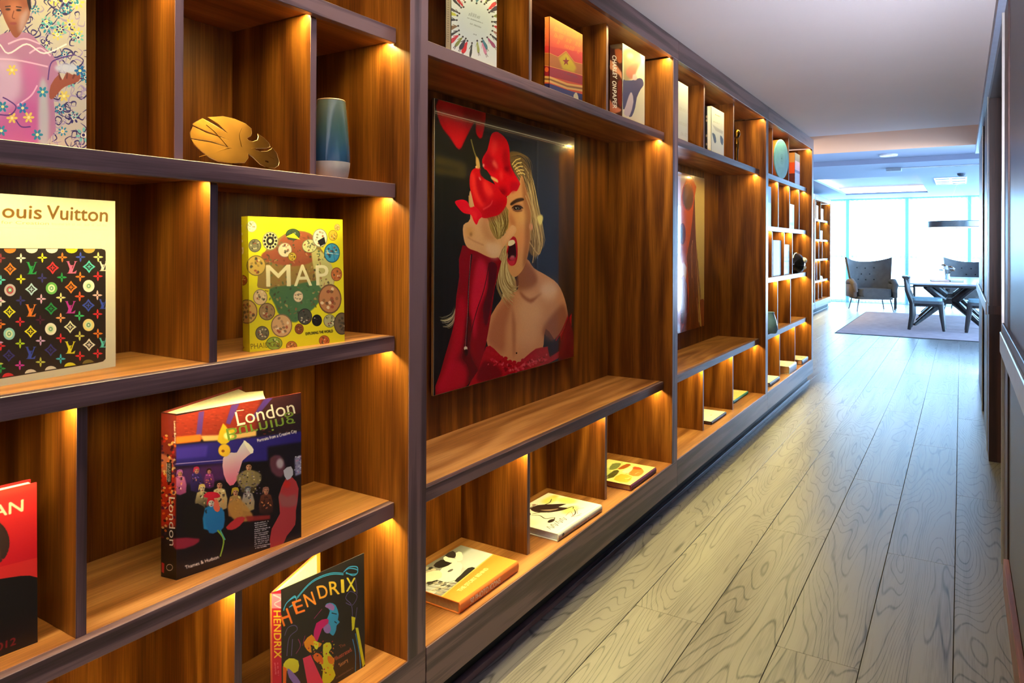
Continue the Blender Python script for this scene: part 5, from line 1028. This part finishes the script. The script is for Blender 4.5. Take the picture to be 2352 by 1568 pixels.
flat('white_book', 'thin white book with black edges in the first bottom cell of the last bay', -0.24, -0.035, 5.92, 6.28, Z[4], 0.03, art_simple(120, 90, (226, 230, 232), 5, []), None, (40, 44, 52))
flat('thick_book', 'very thick cream book lying in the middle bottom cell of the last bay', -0.25, -0.02, 6.60, 6.92, Z[4], 0.066, art_simple(120, 90, (240, 230, 206), 6, [(3, (206, 196, 180))], 8), art_simple(120, 40, (206, 222, 236), 6, [(4, (120, 150, 190))], 6), (226, 226, 222), pages_rgb=(216, 170, 120))
flat('picture_book', 'cream book with a red mark and dark spine lying in the last bottom cell', -0.25, -0.02, 7.20, 7.50, Z[4], 0.042, art_simple(120, 90, (240, 222, 190), 7, [(5, (226, 90, 70))], 9), None, (50, 46, 90), pages_rgb=(230, 180, 150))
for k, (dy, rgb, hh, z_, lab) in enumerate([(0.62, (226, 232, 240), .30, 0, 'tall white book leaning in the top row of the far bookcase'), (1.3, (206, 230, 224), .26, 0, 'pale green book in the top row of the far bookcase'), (1.2, (130, 150, 180), .2, 1, 'grey-blue book in the second row of the far bookcase')]):
    standing('hardback_book', lab, (-1.34, 15.55 + dy), (-1.34, 15.55 + dy + .28), 0.04, Z[z_], hh, 0.0, fill(rgb), rgb)
bm = bmesh.new(); lathe(bm, [(0, 0), (.05, 0), (.06, .03), (.05, .07), (.03, .08), (0, .08)], 20)
tag(mesh_obj('bowl', bm, plain('white_glaze', srgb(240, 240, 240), .3), None, (-1.35, 16.75, Z[3]), smooth=True), 'small white pot standing in the fourth row of the far bookcase', 'pot')

# ------------------------------------------------------------------ pictures on the back panels
glass_cover = None
def picture(name, label, y0, y1, z0, z1, x, artf, edge):
    t = empty(name, (x, (y0 + y1) / 2, (z0 + z1) / 2), 0, label, 'picture', 'glossy portrait pictures in the bookcase bays'); W = y1 - y0; H = z1 - z0
    c = [px((x, y0, z1)), px((x, y1, z1)), px((x, y1, z0)), px((x, y0, z0))]
    art = artf(c).material(name + '_print', 0.16, 1.0)
    part('backing_board', (XB - x + .001, -0.008, -W / 2 + .04, W / 2 - .04, -H / 2 + .04, H / 2 - .04), black_m, t)
    part('edge_frame', (-0.012, -0.0006, -W / 2, W / 2, -H / 2, H / 2), edge, t, 0.001)
    q = quad('print', (0, -W / 2 + .002, H / 2 - .002), (0, W / 2 - .002, H / 2 - .002), (0, W / 2 - .002, -H / 2 + .002), (0, -W / 2 + .002, -H / 2 + .002), art); q.parent = t
    return t
champ = plain('champagne_metal_edge', srgb(206, 190, 160), 0.25, metal=0.8)
picture('portrait_picture', 'glossy picture of a shouting blonde woman in red holding a red flower', 2.004, 3.092, 0.815, 1.878, -0.332, art_red, champ)
picture('portrait_picture', 'orange-toned picture of a person with round sunglasses on a yellow ground', 4.09, 5.168, 0.775, 1.850, -0.332, art_orange, champ)

# ------------------------------------------------------------------ ornaments
gold_m = plain('polished_gold', srgb(126, 86, 26), 0.3, metal=1.0, mottle=0.25, scale=9)
gold_rim = plain('gold_edge_glint', srgb(246, 214, 140), 0.3, metal=0.8)
LEAF = [(0.0504, 0.1172), (0.0723, 0.0982), (0.0952, 0.078), (0.081, 0.1013), (0.0613, 0.1198), (0.093, 0.1226), (0.1175, 0.1183), (0.1417, 0.1097), (0.1536, 0.0994), (0.1522, 0.0872), (0.148, 0.0788), (0.1369, 0.0705), (0.14, 0.064), (0.1502, 0.0632), (0.1639, 0.0708), (0.1686, 0.0813), (0.1684, 0.0893), (0.1823, 0.083), (0.1946, 0.0725), (0.1962, 0.0626), (0.1839, 0.0552), (0.1541, 0.047), (0.1513, 0.0418), (0.1632, 0.0401), (0.1839, 0.0463), (0.1986, 0.0569), (0.2016, 0.0622), (0.2118, 0.0503), (0.2131, 0.0344), (0.2132, 0.0264), (0.2083, 0.016), (0.1954, 0.006), (0.1738, 0.001), (0.157, 0.0063), (0.1422, 0.0214), (0.1317, 0.029), (0.13, 0.0183), (0.1194, 0.0047), (0.0894, 0.001), (0.0639, 0.0079), (0.0496, 0.0177), (0.0363, 0.0349), (0.0251, 0.0522), (0.0216, 0.0649), (0.0569, 0.0541), (0.0982, 0.0389), (0.0575, 0.058), (0.0211, 0.0685), (0.0219, 0.0818), (0.0289, 0.0969), (0.0529, 0.0783), (0.0948, 0.0615), (0.0581, 0.0809), (0.0295, 0.1008), (0.0302, 0.1047)]
leaf = empty('leaf_sculpture', (-0.125, 0.905, Z[1]), 0, 'polished gold leaf ornament with slits, leaning in the upper row near the blue vase', 'ornament')
bm = bmesh.new(); e_ = Vector((0.2316, 0.9728, 0)); u_ = Vector((-0.4231, 0.1007, 0.9004)); n_ = Vector((0.876, -0.2086, 0.435))
vs = [bm.verts.new(e_ * a + u_ * b) for a, b in LEAF]; es = [bm.edges.new((vs[i], vs[(i + 1) % len(vs)])) for i in range(len(vs))]
ho = [bm.verts.new(e_ * (0.1763 + 0.0055 * math.cos(t)) + u_ * (0.0173 + 0.0028 * math.sin(t))) for t in np.linspace(0, 2 * PI, 10, endpoint=False)]
es += [bm.edges.new((ho[i], ho[(i + 1) % 10])) for i in range(10)]
bmesh.ops.triangle_fill(bm, use_beauty=True, use_dissolve=False, edges=es)
r = bmesh.ops.subdivide_edges(bm, edges=[e for e in bm.edges if not e.is_boundary], cuts=1); bmesh.ops.triangulate(bm, faces=bm.faces[:])
for v in bm.verts:
    a = v.co.dot(e_); b = v.co.dot(u_); v.co += n_ * (0.022 * math.sin((a - 0.02) / 0.2 * PI) - 0.16 * (b - 0.05) ** 2 * 10 * 0.1)
g = bmesh.ops.extrude_face_region(bm, geom=bm.faces[:])
for v in [q for q in g['geom'] if isinstance(q, bmesh.types.BMVert)]: v.co -= n_ * 0.003
mesh_obj('blade', bm, gold_m, leaf, smooth=35)
bm = bmesh.new(); bend = lambda a, b: e_ * a + u_ * b + n_ * (0.022 * math.sin((a - 0.02) / 0.2 * PI) - 0.16 * (b - 0.05) ** 2 - 0.0012)
tube(bm, [bend(a, max(b, 0.0022)) for a, b in LEAF + LEAF[:1]], 0.0011, 6, caps=False); mesh_obj('edge_glint', bm, gold_rim, leaf, smooth=True)  # bright rim added to paint the glint along the leaf's edges
bm = bmesh.new(); tube(bm, [e_ * 0.10 + u_ * 0.004 - n_ * 0.002, e_ * 0.11 - n_ * 0.03 + Vector((0, 0, 0.004)), e_ * 0.115 - n_ * 0.05 + Vector((0, 0, 0.024))], 0.003, 8); mesh_obj('stand', bm, gold_m, leaf)
bm = bmesh.new()
for p in ([(0.03, .02), (.09, .04), (.15, .045), (.2, .03)], [(.09, .042), (.07, .08), (.055, .1)], [(.12, .045), (.12, .075), (.13, .095)]):
    tube(bm, [e_ * a + u_ * b + n_ * (0.022 * math.sin((a - 0.02) / 0.2 * PI) + 0.0004) for a, b in p], 0.0007, 6)
mesh_obj('vein', bm, gold_m, leaf)
# vase: reactive glaze over bare stoneware foot
glaze, nt, b_ = new_mat('blue_green_glaze'); tc = N(nt, 'ShaderNodeTexCoord'); sp = N(nt, 'ShaderNodeSeparateXYZ'); nt.links.new(tc.outputs['Object'], sp.inputs[0])
no = N(nt, 'ShaderNodeTexNoise', i_Scale=14.0, i_Detail=3.0); nt.links.new(tc.outputs['Object'], no.inputs['Vector'])
ad = N(nt, 'ShaderNodeMath', operation='MULTIPLY_ADD'); ad.inputs[1].default_value = 0.05; nt.links.new(no.outputs['Fac'], ad.inputs[0]); nt.links.new(sp.outputs['Z'], ad.inputs[2])
rp = ramp(nt, [(0.0, srgb(28, 54, 84)), (0.09, srgb(44, 84, 116)), (0.15, srgb(66, 98, 96)), (0.21, srgb(92, 108, 92))]); nt.links.new(ad.outputs[0], rp.inputs['Fac']); nt.links.new(rp.outputs['Color'], b_.inputs['Base Color']); b_.inputs['Roughness'].default_value = 0.14; b_.inputs['Coat Weight'].default_value = 0.6
vase = empty('vase', (-0.100, 1.290, Z[1]), 0, 'tapered blue-green glazed vase with a bare pale foot', 'vase')
bm = bmesh.new(); lathe(bm, [(0.0478, 0.040), (0.0478, 0.046), (0.0470, 0.07), (0.0440, 0.11), (0.0405, 0.15), (0.0365, 0.19), (0.0350, 0.1975), (0.0330, 0.198), (0.0325, 0.19), (0.038, 0.10), (0.041, 0.05), (0, 0.045)], 48)
mesh_obj('body', bm, glaze, vase, smooth=True)
bm = bmesh.new(); lathe(bm, [(0, 0), (0.038, 0), (0.0430, 0.006), (0.0470, 0.030), (0.0480, 0.0415), (0.046, 0.0415), (0, 0.041)], 48); mesh_obj('foot', bm, plain('bare_stoneware', srgb(206, 200, 190), 0.7), vase, smooth=True)
bm = bmesh.new(); lathe(bm, [(0.0352, 0.1965), (0.0356, 0.1985), (0.0340, 0.2), (0.0325, 0.1985)], 48); mesh_obj('rim', bm, plain('tan_rim_glaze', srgb(196, 160, 110), 0.3), vase, smooth=True)
# gilded figure
fg = empty('figurine', (-0.10, 5.16, Z[0]), 0, 'slim gilded figurine raising a round head on the top shelf of the third bay', 'figurine')
bm = bmesh.new(); lathe(bm, [(0, 0), (.032, 0), (.034, .008), (.026, .014), (0, .014)], 20); mesh_obj('base', bm, gold_m, fg, smooth=True)
bm = bmesh.new(); tube(bm, [(0, -.012, .012), (.004, -.014, .05), (0, -.006, .09), (0, 0, .12), (0, .004, .15), (0, .002, .175), (0, 0, .19)], [.008, .011, .012, .016, .018, .012, .007], 12)
tube(bm, [(0, .012, .012), (-.004, .012, .05), (0, .008, .09), (0, .002, .115)], [.008, .011, .012, .013], 12); mesh_obj('body', bm, gold_m, fg, smooth=True)
bm = bmesh.new(); tube(bm, [(0, .014, .155), (.004, .034, .165), (.004, .030, .20)], [.006, .005, .004], 8); tube(bm, [(0, -.012, .155), (.006, -.028, .14), (.012, -.020, .115)], [.006, .005, .004], 8); mesh_obj('arm', bm, gold_m, fg, smooth=True)
bm = bmesh.new(); lathe(bm, [(0, .185), (.018, .192), (.026, .212), (.024, .232), (.012, .246), (0, .249)], 20); mesh_obj('head', bm, gold_m, fg, smooth=True)
# round box with pale blue lid
hb = empty('round_box', (-0.06, 6.46, Z[0]), math.radians(-8), 'round pale blue box with an orange side, standing on edge in the top row', 'box')
def disc(name, x0, x1, r, z, mat, parent, bev=.004):
    bm = bmesh.new(); lathe(bm, [(0, x0), (r - bev, x0), (r, x0 + bev), (r, x1 - bev), (r - bev, x1), (0, x1)], 48)
    for v in bm.verts: v.co = Vector((v.co.z, v.co.y, v.co.x + z))
    return mesh_obj(name, bm, mat, parent, smooth=30)
disc('side', -0.12, -0.004, 0.168, 0.170, plain('orange_card', srgb(232, 130, 60), .5), hb); disc('lid', -0.006, 0.004, 0.170, 0.170, plain('pale_blue_card', srgb(120, 186, 200), .4), hb, .002)
a = Art(128, 128, (130, 192, 204)); [a.ring(50, 50, q, 2, (70, 140, 150)) for q in (30, 22)]; a.poly([(50, 30), (62, 52), (38, 52)], (60, 130, 130)); a.poly([(42, 58), (58, 58), (50, 68)], (60, 130, 130))
q = quad('lid_emblem', (0.0045, -.07, .24), (0.0045, .07, .24), (0.0045, .07, .10), (0.0045, -.07, .10), a.material('lid_emblem_print', .4)); q.parent = hb
# black round object with white marks
hc = empty('helmet', (-0.10, 7.22, Z[2]), math.radians(-20), 'shiny black round helmet with white patches in the middle row of the last bay', 'helmet')
bm = bmesh.new(); bmesh.ops.create_uvsphere(bm, u_segments=28, v_segments=16, radius=0.105)
for v in bm.verts: v.co = Vector((v.co.x, v.co.y * 1.02, max(v.co.z * 1.08, -0.085) + 0.086))
mesh_obj('shell', bm, plain('black_gloss', srgb(20, 20, 24), .12, coat=.6), hc, smooth=True)
for z, s_ in ((.12, .03), (.055, .022)):
    bm = bmesh.new(); bmesh.ops.create_uvsphere(bm, u_segments=14, v_segments=8, radius=s_); mesh_obj('white_patch', bm, white_m, hc, (0.088, 0.03, z), smooth=True)
bm = bmesh.new(); lathe(bm, [(0, 0), (.05, 0), (.062, .03), (.05, .10), (.03, .16), (.034, .17), (0, .17)], 24)
tag(mesh_obj('vase', bm, plain('pale_blue_glaze', srgb(120, 170, 220), .2), None, (-0.055, 6.03, Z[3]), smooth=True), 'pale blue vase half hidden behind the post, fourth row of the last bay', 'vase')

# ------------------------------------------------------------------ far room: ceiling fittings
tr = plain('white_metal', srgb(236, 240, 244), .35)
dark_slot = plain('dark_slot', srgb(70, 78, 90), .7)
t = empty('downlight', (0.42, 10.95, 2.62), 0, 'small round downlight in the ceiling just beyond the corridor', 'downlight')
bm = bmesh.new(); lathe(bm, [(.07, -.001), (.11, -.001), (.112, -.02), (.10, -.026), (.07, -.016)], 28); mesh_obj('trim_ring', bm, tr, t, smooth=True)
bm = bmesh.new(); lathe(bm, [(0, -.012), (.07, -.012)], 28); mesh_obj('lamp_lens', bm, plain('lamp_lens', (1, 1, 1), .4, emit=(.9, 1, 1), es=3), t)
t = empty('ceiling_vent', (1.05, 12.2, ZF), 0, 'long slim linear vent across the far ceiling', 'vent')
part('frame', (-.75, 1.9, -.05, .05, -.012, -.0005), tr, t, .002); part('slot', (-.73, 1.88, -.02, .02, -.014, -.011), dark_slot, t); part('end_box', (-.75, -.55, -.11, .06, -.05, -.0005), plain('grey_box', srgb(150, 160, 170), .6), t, .003)
t = empty('ceiling_vent', (1.10, 14.9, ZF), 0, 'square four-way air vent in the far ceiling', 'vent')
part('frame', (-.24, .24, -.75, .75, -.012, -.0005), tr, t, .003)
for ix in (-1, 1):
    for iy in (-.5, 0.1, .6): part('slot', (ix * .12 - .10, ix * .12 + .10, iy - .05, iy + .05, -.015, -.011), dark_slot, t)
t = empty('smoke_detector', (1.26, 13.55, ZF), 0, 'small dark detector on the far ceiling beside the vent', 'detector')
bm = bmesh.new(); lathe(bm, [(0, -.05), (.03, -.05), (.055, -.03), (.06, 0), (0, 0)], 20); mesh_obj('body', bm, dark_slot, t, smooth=True)
# pendant
pd = empty('pendant_lamp', (1.19, 15.5, 1.73), 0, 'large flat round pendant lamp with a grey rim hanging over the table', 'lamp')
bm = bmesh.new(); lathe(bm, [(.30, .0), (.46, .0), (.47, .01), (.47, .105), (.46, .115), (.30, .115), (.30, .0)], 48); mesh_obj('ring_shade', bm, plain('brushed_grey_metal', srgb(110, 116, 118), .35, metal=.6), pd, smooth=30)
bm = bmesh.new(); lathe(bm, [(.31, -.006), (.455, -.006), (.455, -.001), (.31, -.001), (.31, -.006)], 48); mesh_obj('diffuser', bm, plain('lamp_diffuser', (1, 1, 1), .5, emit=(.95, 1, 1), es=2.5), pd)
for k in range(3):
    t_ = k * 2.094; bm = bmesh.new(); tube(bm, [(.38 * math.cos(t_), .38 * math.sin(t_), .115), (0, 0, ZF - 1.73 - .02)], .0012, 5); mesh_obj('cable', bm, tr, pd)
bm = bmesh.new(); lathe(bm, [(0, ZF - 1.73 - .025), (.05, ZF - 1.73 - .025), (.05, ZF - 1.73 - .0005), (0, ZF - 1.73 - .0005)], 20); mesh_obj('canopy', bm, tr, pd)
# ------------------------------------------------------------------ rug
rugm = plain('pale_lilac_rug', srgb(164, 146, 152), .95, mottle=.12, scale=8, bump=.4)
rug = empty('rug', (1.4, 14.45, 0), 0, 'large pale rug under the dining table in the far room', 'rug'); part('pile', (-1.81, 1.81, -2.19, 2.19, 0.0015, .012), rugm, rug, .003); part('border', (-1.83, 1.83, -2.21, 2.21, 0.0008, .007), plain('grey_rug_edge', srgb(70, 84, 84), .9), rug, .002)
RZ = 0.0125
# ------------------------------------------------------------------ dining table
dk = wood('dark_stained_wood', srgb(22, 20, 20), srgb(36, 32, 31), srgb(48, 44, 43), 2, fig=3, across=10, rough=.35)
tt = plain('pale_stone_top', srgb(226, 232, 236), .18, mottle=.03, scale=5, coat=.3)
TXC, TYC = 1.08, 15.6
tb = empty('dining_table', (TXC, TYC, RZ), 0, 'long white-topped dining table on crossed dark wooden legs', 'table')
def clamp0(bm):
    for v in bm.verts: v.co.z = max(v.co.z, 0.0)
def rrect(bm, w, l, r, z0, z1, n=6):
    P = []
    for sx, sy, a0 in ((1, 1, 0), (-1, 1, PI / 2), (-1, -1, PI), (1, -1, 3 * PI / 2)):
        for k in range(n + 1): a = a0 + PI / 2 * k / n; P.append((sx * (w - r) + r * math.cos(a), sy * (l - r) + r * math.sin(a)))
    lo = [bm.verts.new((x, y, z0)) for x, y in P]; hi = [bm.verts.new((x, y, z1)) for x, y in P]; bm.faces.new(lo[::-1]); bm.faces.new(hi)
    for i in range(len(P)): bm.faces.new((lo[i], lo[(i + 1) % len(P)], hi[(i + 1) % len(P)], hi[i]))
bm = bmesh.new(); rrect(bm, .62, 1.75, .06, .715, .74); mesh_obj('table_top', bm, tt, tb)
part('top_frame', (-.52, .52, -1.6, 1.6, .67, .714), dk, tb, .004)
for yy in (-.95, .95):
    for sx in (-1, 1):
        for sy in (-1, 1):
            bm = bmesh.new(); tube(bm, [(sx * .50, yy + sy * .50, .0), (sx * .10, yy + sy * .10, .38), (sx * .09, yy + sy * .09, .42), (sx * .34, yy + sy * .34, .668)], [.036, .062, .062, .05], 8); clamp0(bm); mesh_obj('leg', bm, dk, tb, smooth=40)
    part('hub', (-.10, .10, yy - .10, yy + .10, .36, .44), dk, tb, .01)
# dining chairs
cush = plain('pale_blue_cushion', srgb(150, 190, 200), .8, mottle=.08, scale=20); cush2 = plain('grey_cushion', srgb(96, 100, 102), .8)
def dining_chair(loc, rz, label):
    t = empty('dining_chair', loc, rz, label, 'chair', 'dining chairs at the table')   # faces +x
    for sy in (-1, 1):
        bm = bmesh.new(); tube(bm, [(-.24, sy * .22, 0), (-.20, sy * .21, .22), (-.20, sy * .20, .44), (-.27, sy * .21, .64), (-.30, sy * .22, .84)], [.026, .040, .042, .034, .024], 8); clamp0(bm); mesh_obj('back_leg', bm, dk, t, smooth=40)
        bm = bmesh.new(); tube(bm, [(.25, sy * .22, 0), (.22, sy * .22, .24), (.20, sy * .21, .43)], [.024, .034, .040], 8); clamp0(bm); mesh_obj('front_leg', bm, dk, t, smooth=40)
        bm = bmesh.new(); tube(bm, [(-.20, sy * .205, .40), (.21, sy * .215, .41)], .02, 8); mesh_obj('side_rail', bm, dk, t, smooth=40)
    bm = bmesh.new(); tube(bm, [(-.27, -.24, .84), (-.32, -.12, .85), (-.335, 0, .855), (-.32, .12, .85), (-.27, .24, .84)], .03, 8); mesh_obj('back_rail', bm, dk, t, smooth=40)
    bm = bmesh.new(); box(bm, -.27, -.245, -.19, .19, .58, .82, .01); mesh_obj('back_pad', bm, cush2, t)
    bm = bmesh.new(); rrect(bm, .235, .235, .07, .43, .475); mesh_obj('seat', bm, cush2, t)
    bm = bmesh.new(); rrect(bm, .22, .22, .08, .476, .52); bmesh.ops.bevel(bm, geom=bm.edges[:], offset=.008, segments=2, affect='EDGES'); mesh_obj('seat_cushion', bm, cush, t, smooth=40)
    return t
dining_chair((.78, 13.56, RZ), 0.0, 'dark dining chair with pale blue cushion at the near left of the table')
dining_chair((1.58, 13.58, RZ), PI, 'dark dining chair at the right of the table, half hidden by the wall')
# things on the table
TZ = RZ + .7405
for nm, lab, x, y, w_, l_, h_, c in [('magazine', 'red book lying on the white table top', .93, 14.9, .14, .19, .025, (190, 20, 60)), ('magazine', 'grey book lying beside the red one on the table', 1.18, 14.95, .10, .22, .03, (120, 124, 140))]:
    t = empty(nm, (x, y, TZ), .1, lab, 'book'); mm = plain(nm + '_cover', srgb(*c), .4); part('cover', (-w_, w_, -l_, l_, 0, .004), mm, t); part('page_block', (-w_ + .004, w_ - .004, -l_ + .004, l_ - .004, .004, h_ - .004), page_m, t); part('top_cover', (-w_, w_, -l_, l_, h_ - .004, h_), mm, t)
vs_ = empty('flower_vase', (1.05, 15.45, TZ), 0, 'glass vase of white blossoms standing on the table', 'vase')
bm = bmesh.new(); lathe(bm, [(0, 0), (.04, 0), (.045, .02), (.03, .09), (.034, .12), (.03, .12), (.026, .09), (.04, .02), (0, .008)], 20); mesh_obj('glass', bm, plain('pale_vase_glass', srgb(200, 226, 236), .08), vs_, smooth=True)
for k in range(7):
    a_ = k * .9; rr = .05 + .03 * (k % 3); P1 = Vector((rr * math.cos(a_) * 1.4, rr * math.sin(a_), .18 + .03 * (k % 4)))
    bm = bmesh.new(); tube(bm, [(0, 0, .06), (P1.x * .4, P1.y * .4, .13), P1], .003, 5); mesh_obj('stem', bm, plain('brown_stem', srgb(84, 70, 50), .7), vs_)
    bm = bmesh.new()
    for p in range(5):
        q = bmesh.ops.create_icosphere(bm, subdivisions=1, radius=.028); M_ = Matrix.Translation(P1 + Vector((.022 * math.cos(p * 1.256), .022 * math.sin(p * 1.256), .004 * p))) @ Matrix.Diagonal((1, 1, .55, 1))
        for v in q['verts']: v.co = M_ @ v.co
    mesh_obj('blossom', bm, white_m if k % 3 else plain('brown_bud', srgb(110, 80, 60), .7), vs_, smooth=True)
# ------------------------------------------------------------------ wing chairs
arm_in = plain('grey_velvet', srgb(98, 94, 92), .85, mottle=.12, scale=10); arm_out = plain('brown_leather', srgb(104, 84, 74), .6, mottle=.12, scale=12)
def wing_chair(loc, rz, label):
    t = empty('wing_chair', loc, rz, label, 'armchair', 'grey wing armchairs')      # faces -y
    nu, nv = 24, 14
    def P(u, v, off):
        hw = .36 + .10 * v; z = .32 + v * (.82 - .10 * (1 - abs(u) ** 2.2)); x = hw * u; y = .22 + .12 * v - (.37 - .08 * v) * abs(u) ** 3 + off * .045 * (1 if True else 0)
        return Vector((x * (1 + off * .05), y, z))
    for nm, off, mt in (('inner_back', 0, arm_in), ('outer_back', 1, arm_out)):
        bm = bmesh.new(); g = [[bm.verts.new(P(-1 + 2 * i / nu, j / nv, off * .6)) for j in range(nv + 1)] for i in range(nu + 1)]; g2 = [[bm.verts.new(P(-1 + 2 * i / nu, j / nv, off * .6 + .55)) for j in range(nv + 1)] for i in range(nu + 1)]
        for i in range(nu):
            for j in range(nv): bm.faces.new((g[i][j], g[i + 1][j], g[i + 1][j + 1], g[i][j + 1])); bm.faces.new((g2[i][j], g2[i][j + 1], g2[i + 1][j + 1], g2[i + 1][j]))
        for i in range(nu): bm.faces.new((g[i][nv], g[i + 1][nv], g2[i + 1][nv], g2[i][nv])); bm.faces.new((g[i][0], g2[i][0], g2[i + 1][0], g[i + 1][0]))
        for j in range(nv): bm.faces.new((g[0][j], g[0][j + 1], g2[0][j + 1], g2[0][j])); bm.faces.new((g[nu][j], g2[nu][j], g2[nu][j + 1], g[nu][j + 1]))
        mesh_obj(nm, bm, mt, t, smooth=50)
    for v_ in (.45, .62, .8):
        for u_2 in ((-.4, 0, .4) if v_ != .62 else (-.2, .2)):
            bm = bmesh.new(); bmesh.ops.create_uvsphere(bm, u_segments=8, v_segments=6, radius=.014); mesh_obj('tuft_button', bm, black_m, t, P(u_2, v_, 0) - Vector((0, .002, 0)), smooth=True)
    bm = bmesh.new(); rrect(bm, .33, .33, .10, .31, .47); bmesh.ops.bevel(bm, geom=bm.edges[:], offset=.02, segments=2, affect='EDGES')
    for v in bm.verts: v.co.y -= .09
    mesh_obj('seat_cushion', bm, arm_in, t, smooth=50)
    bm = bmesh.new(); rrect(bm, .37, .34, .12, .25, .309)
    for v in bm.verts: v.co.y -= .07
    mesh_obj('seat_base', bm, arm_in, t, smooth=50)
    for sx in (-1, 1):
        bm = bmesh.new(); tube(bm, [(sx * .38, -.36, .40), (sx * .41, -.34, .56), (sx * .42, -.20, .63), (sx * .42, 0, .62), (sx * .40, .16, .58)], [.045, .06, .06, .055, .05], 12); box(bm, sx * .40 - .045, sx * .40 + .045, -.38, .18, .28, .57, .02); mesh_obj('armrest', bm, arm_out if sx < 0 else arm_in, t, smooth=50)
        for sy in (-1, 1):
            bm = bmesh.new(); tube(bm, [(sx * .31, -.07 + sy * .26, .252), (sx * .36, -.07 + sy * .31, 0)], [.013, .010], 8); clamp0(bm); mesh_obj('leg', bm, plain('dull_steel', srgb(70, 74, 80), .4, metal=.5), t, smooth=True)
    return t
wing_chair((-.42, 17.25, 0), math.radians(22), 'grey wing armchair with tufted back and thin metal legs beside the window')
wing_chair((1.38, 18.35, 0), math.radians(-12), 'grey wing armchair behind the dining table, only its back showing')
st = empty('side_table', (.22, 17.75, 0), 0, 'small black side table between the armchair and the dining table', 'side table'); part('top', (-.20, .20, -.2, .2, .50, .52), black_m, st, .003)
for sx in (-1, 1):
    for sy in (-1, 1): part('leg', (sx * .18 - .014, sx * .18 + .014, sy * .18 - .014, sy * .18 + .014, 0, .4995), black_m, st)
# ------------------------------------------------------------------ sheer curtains
shm = bpy.data.materials.new('sheer_fabric'); shm.use_nodes = True; nt = shm.node_tree; nt.nodes.clear()
o_ = N(nt, 'ShaderNodeOutputMaterial'); mx = N(nt, 'ShaderNodeMixShader'); mx.inputs[0].default_value = .35; trn = N(nt, 'ShaderNodeBsdfTransparent'); trl = N(nt, 'ShaderNodeBsdfTranslucent'); tcw = N(nt, 'ShaderNodeTexCoord'); wv = N(nt, 'ShaderNodeTexWave', i_Scale=60.0); nt.links.new(tcw.outputs['Object'], wv.inputs['Vector']); rw = ramp(nt, [(0, (.86, .93, .95)), (1, (.95, .98, 1))]); nt.links.new(wv.outputs['Fac'], rw.inputs['Fac']); nt.links.new(rw.outputs['Color'], trl.inputs['Color'])
nt.links.new(trn.outputs[0], mx.inputs[1]); nt.links.new(trl.outputs[0], mx.inputs[2]); nt.links.new(mx.outputs[0], o_.inputs[0])
for i in range(5):
    a0, a1 = xs[i] + .03, xs[i + 1] - .03; n = 60; bm = bmesh.new(); L = a1 - a0
    r_ = [[bm.verts.new((-L / 2 + L * k / n, .022 * math.sin(k * 1.3 + i) + .008 * math.sin(k * 3.1), z)) for z in (0.01, 2.52)] for k in range(n + 1)]
    for k in range(n): bm.faces.new((r_[k][0], r_[k + 1][0], r_[k + 1][1], r_[k][1]))
    bmesh.ops.solidify(bm, geom=bm.faces[:], thickness=.0008)
    o = mesh_obj('sheer_curtain', bm, shm, None, ((a0 + a1) / 2, YW - .16, 0), smooth=True)
    tag(o, ['sheer white curtain at the far left end of the window wall', 'sheer white curtain directly behind the grey wing armchair', 'sheer white curtain behind the pendant lamp and dining table', 'sheer white curtain hidden past the right corridor wall', 'sheer white curtain at the far right end of the window wall'][i], 'curtain', 'sheer curtains along the window wall')
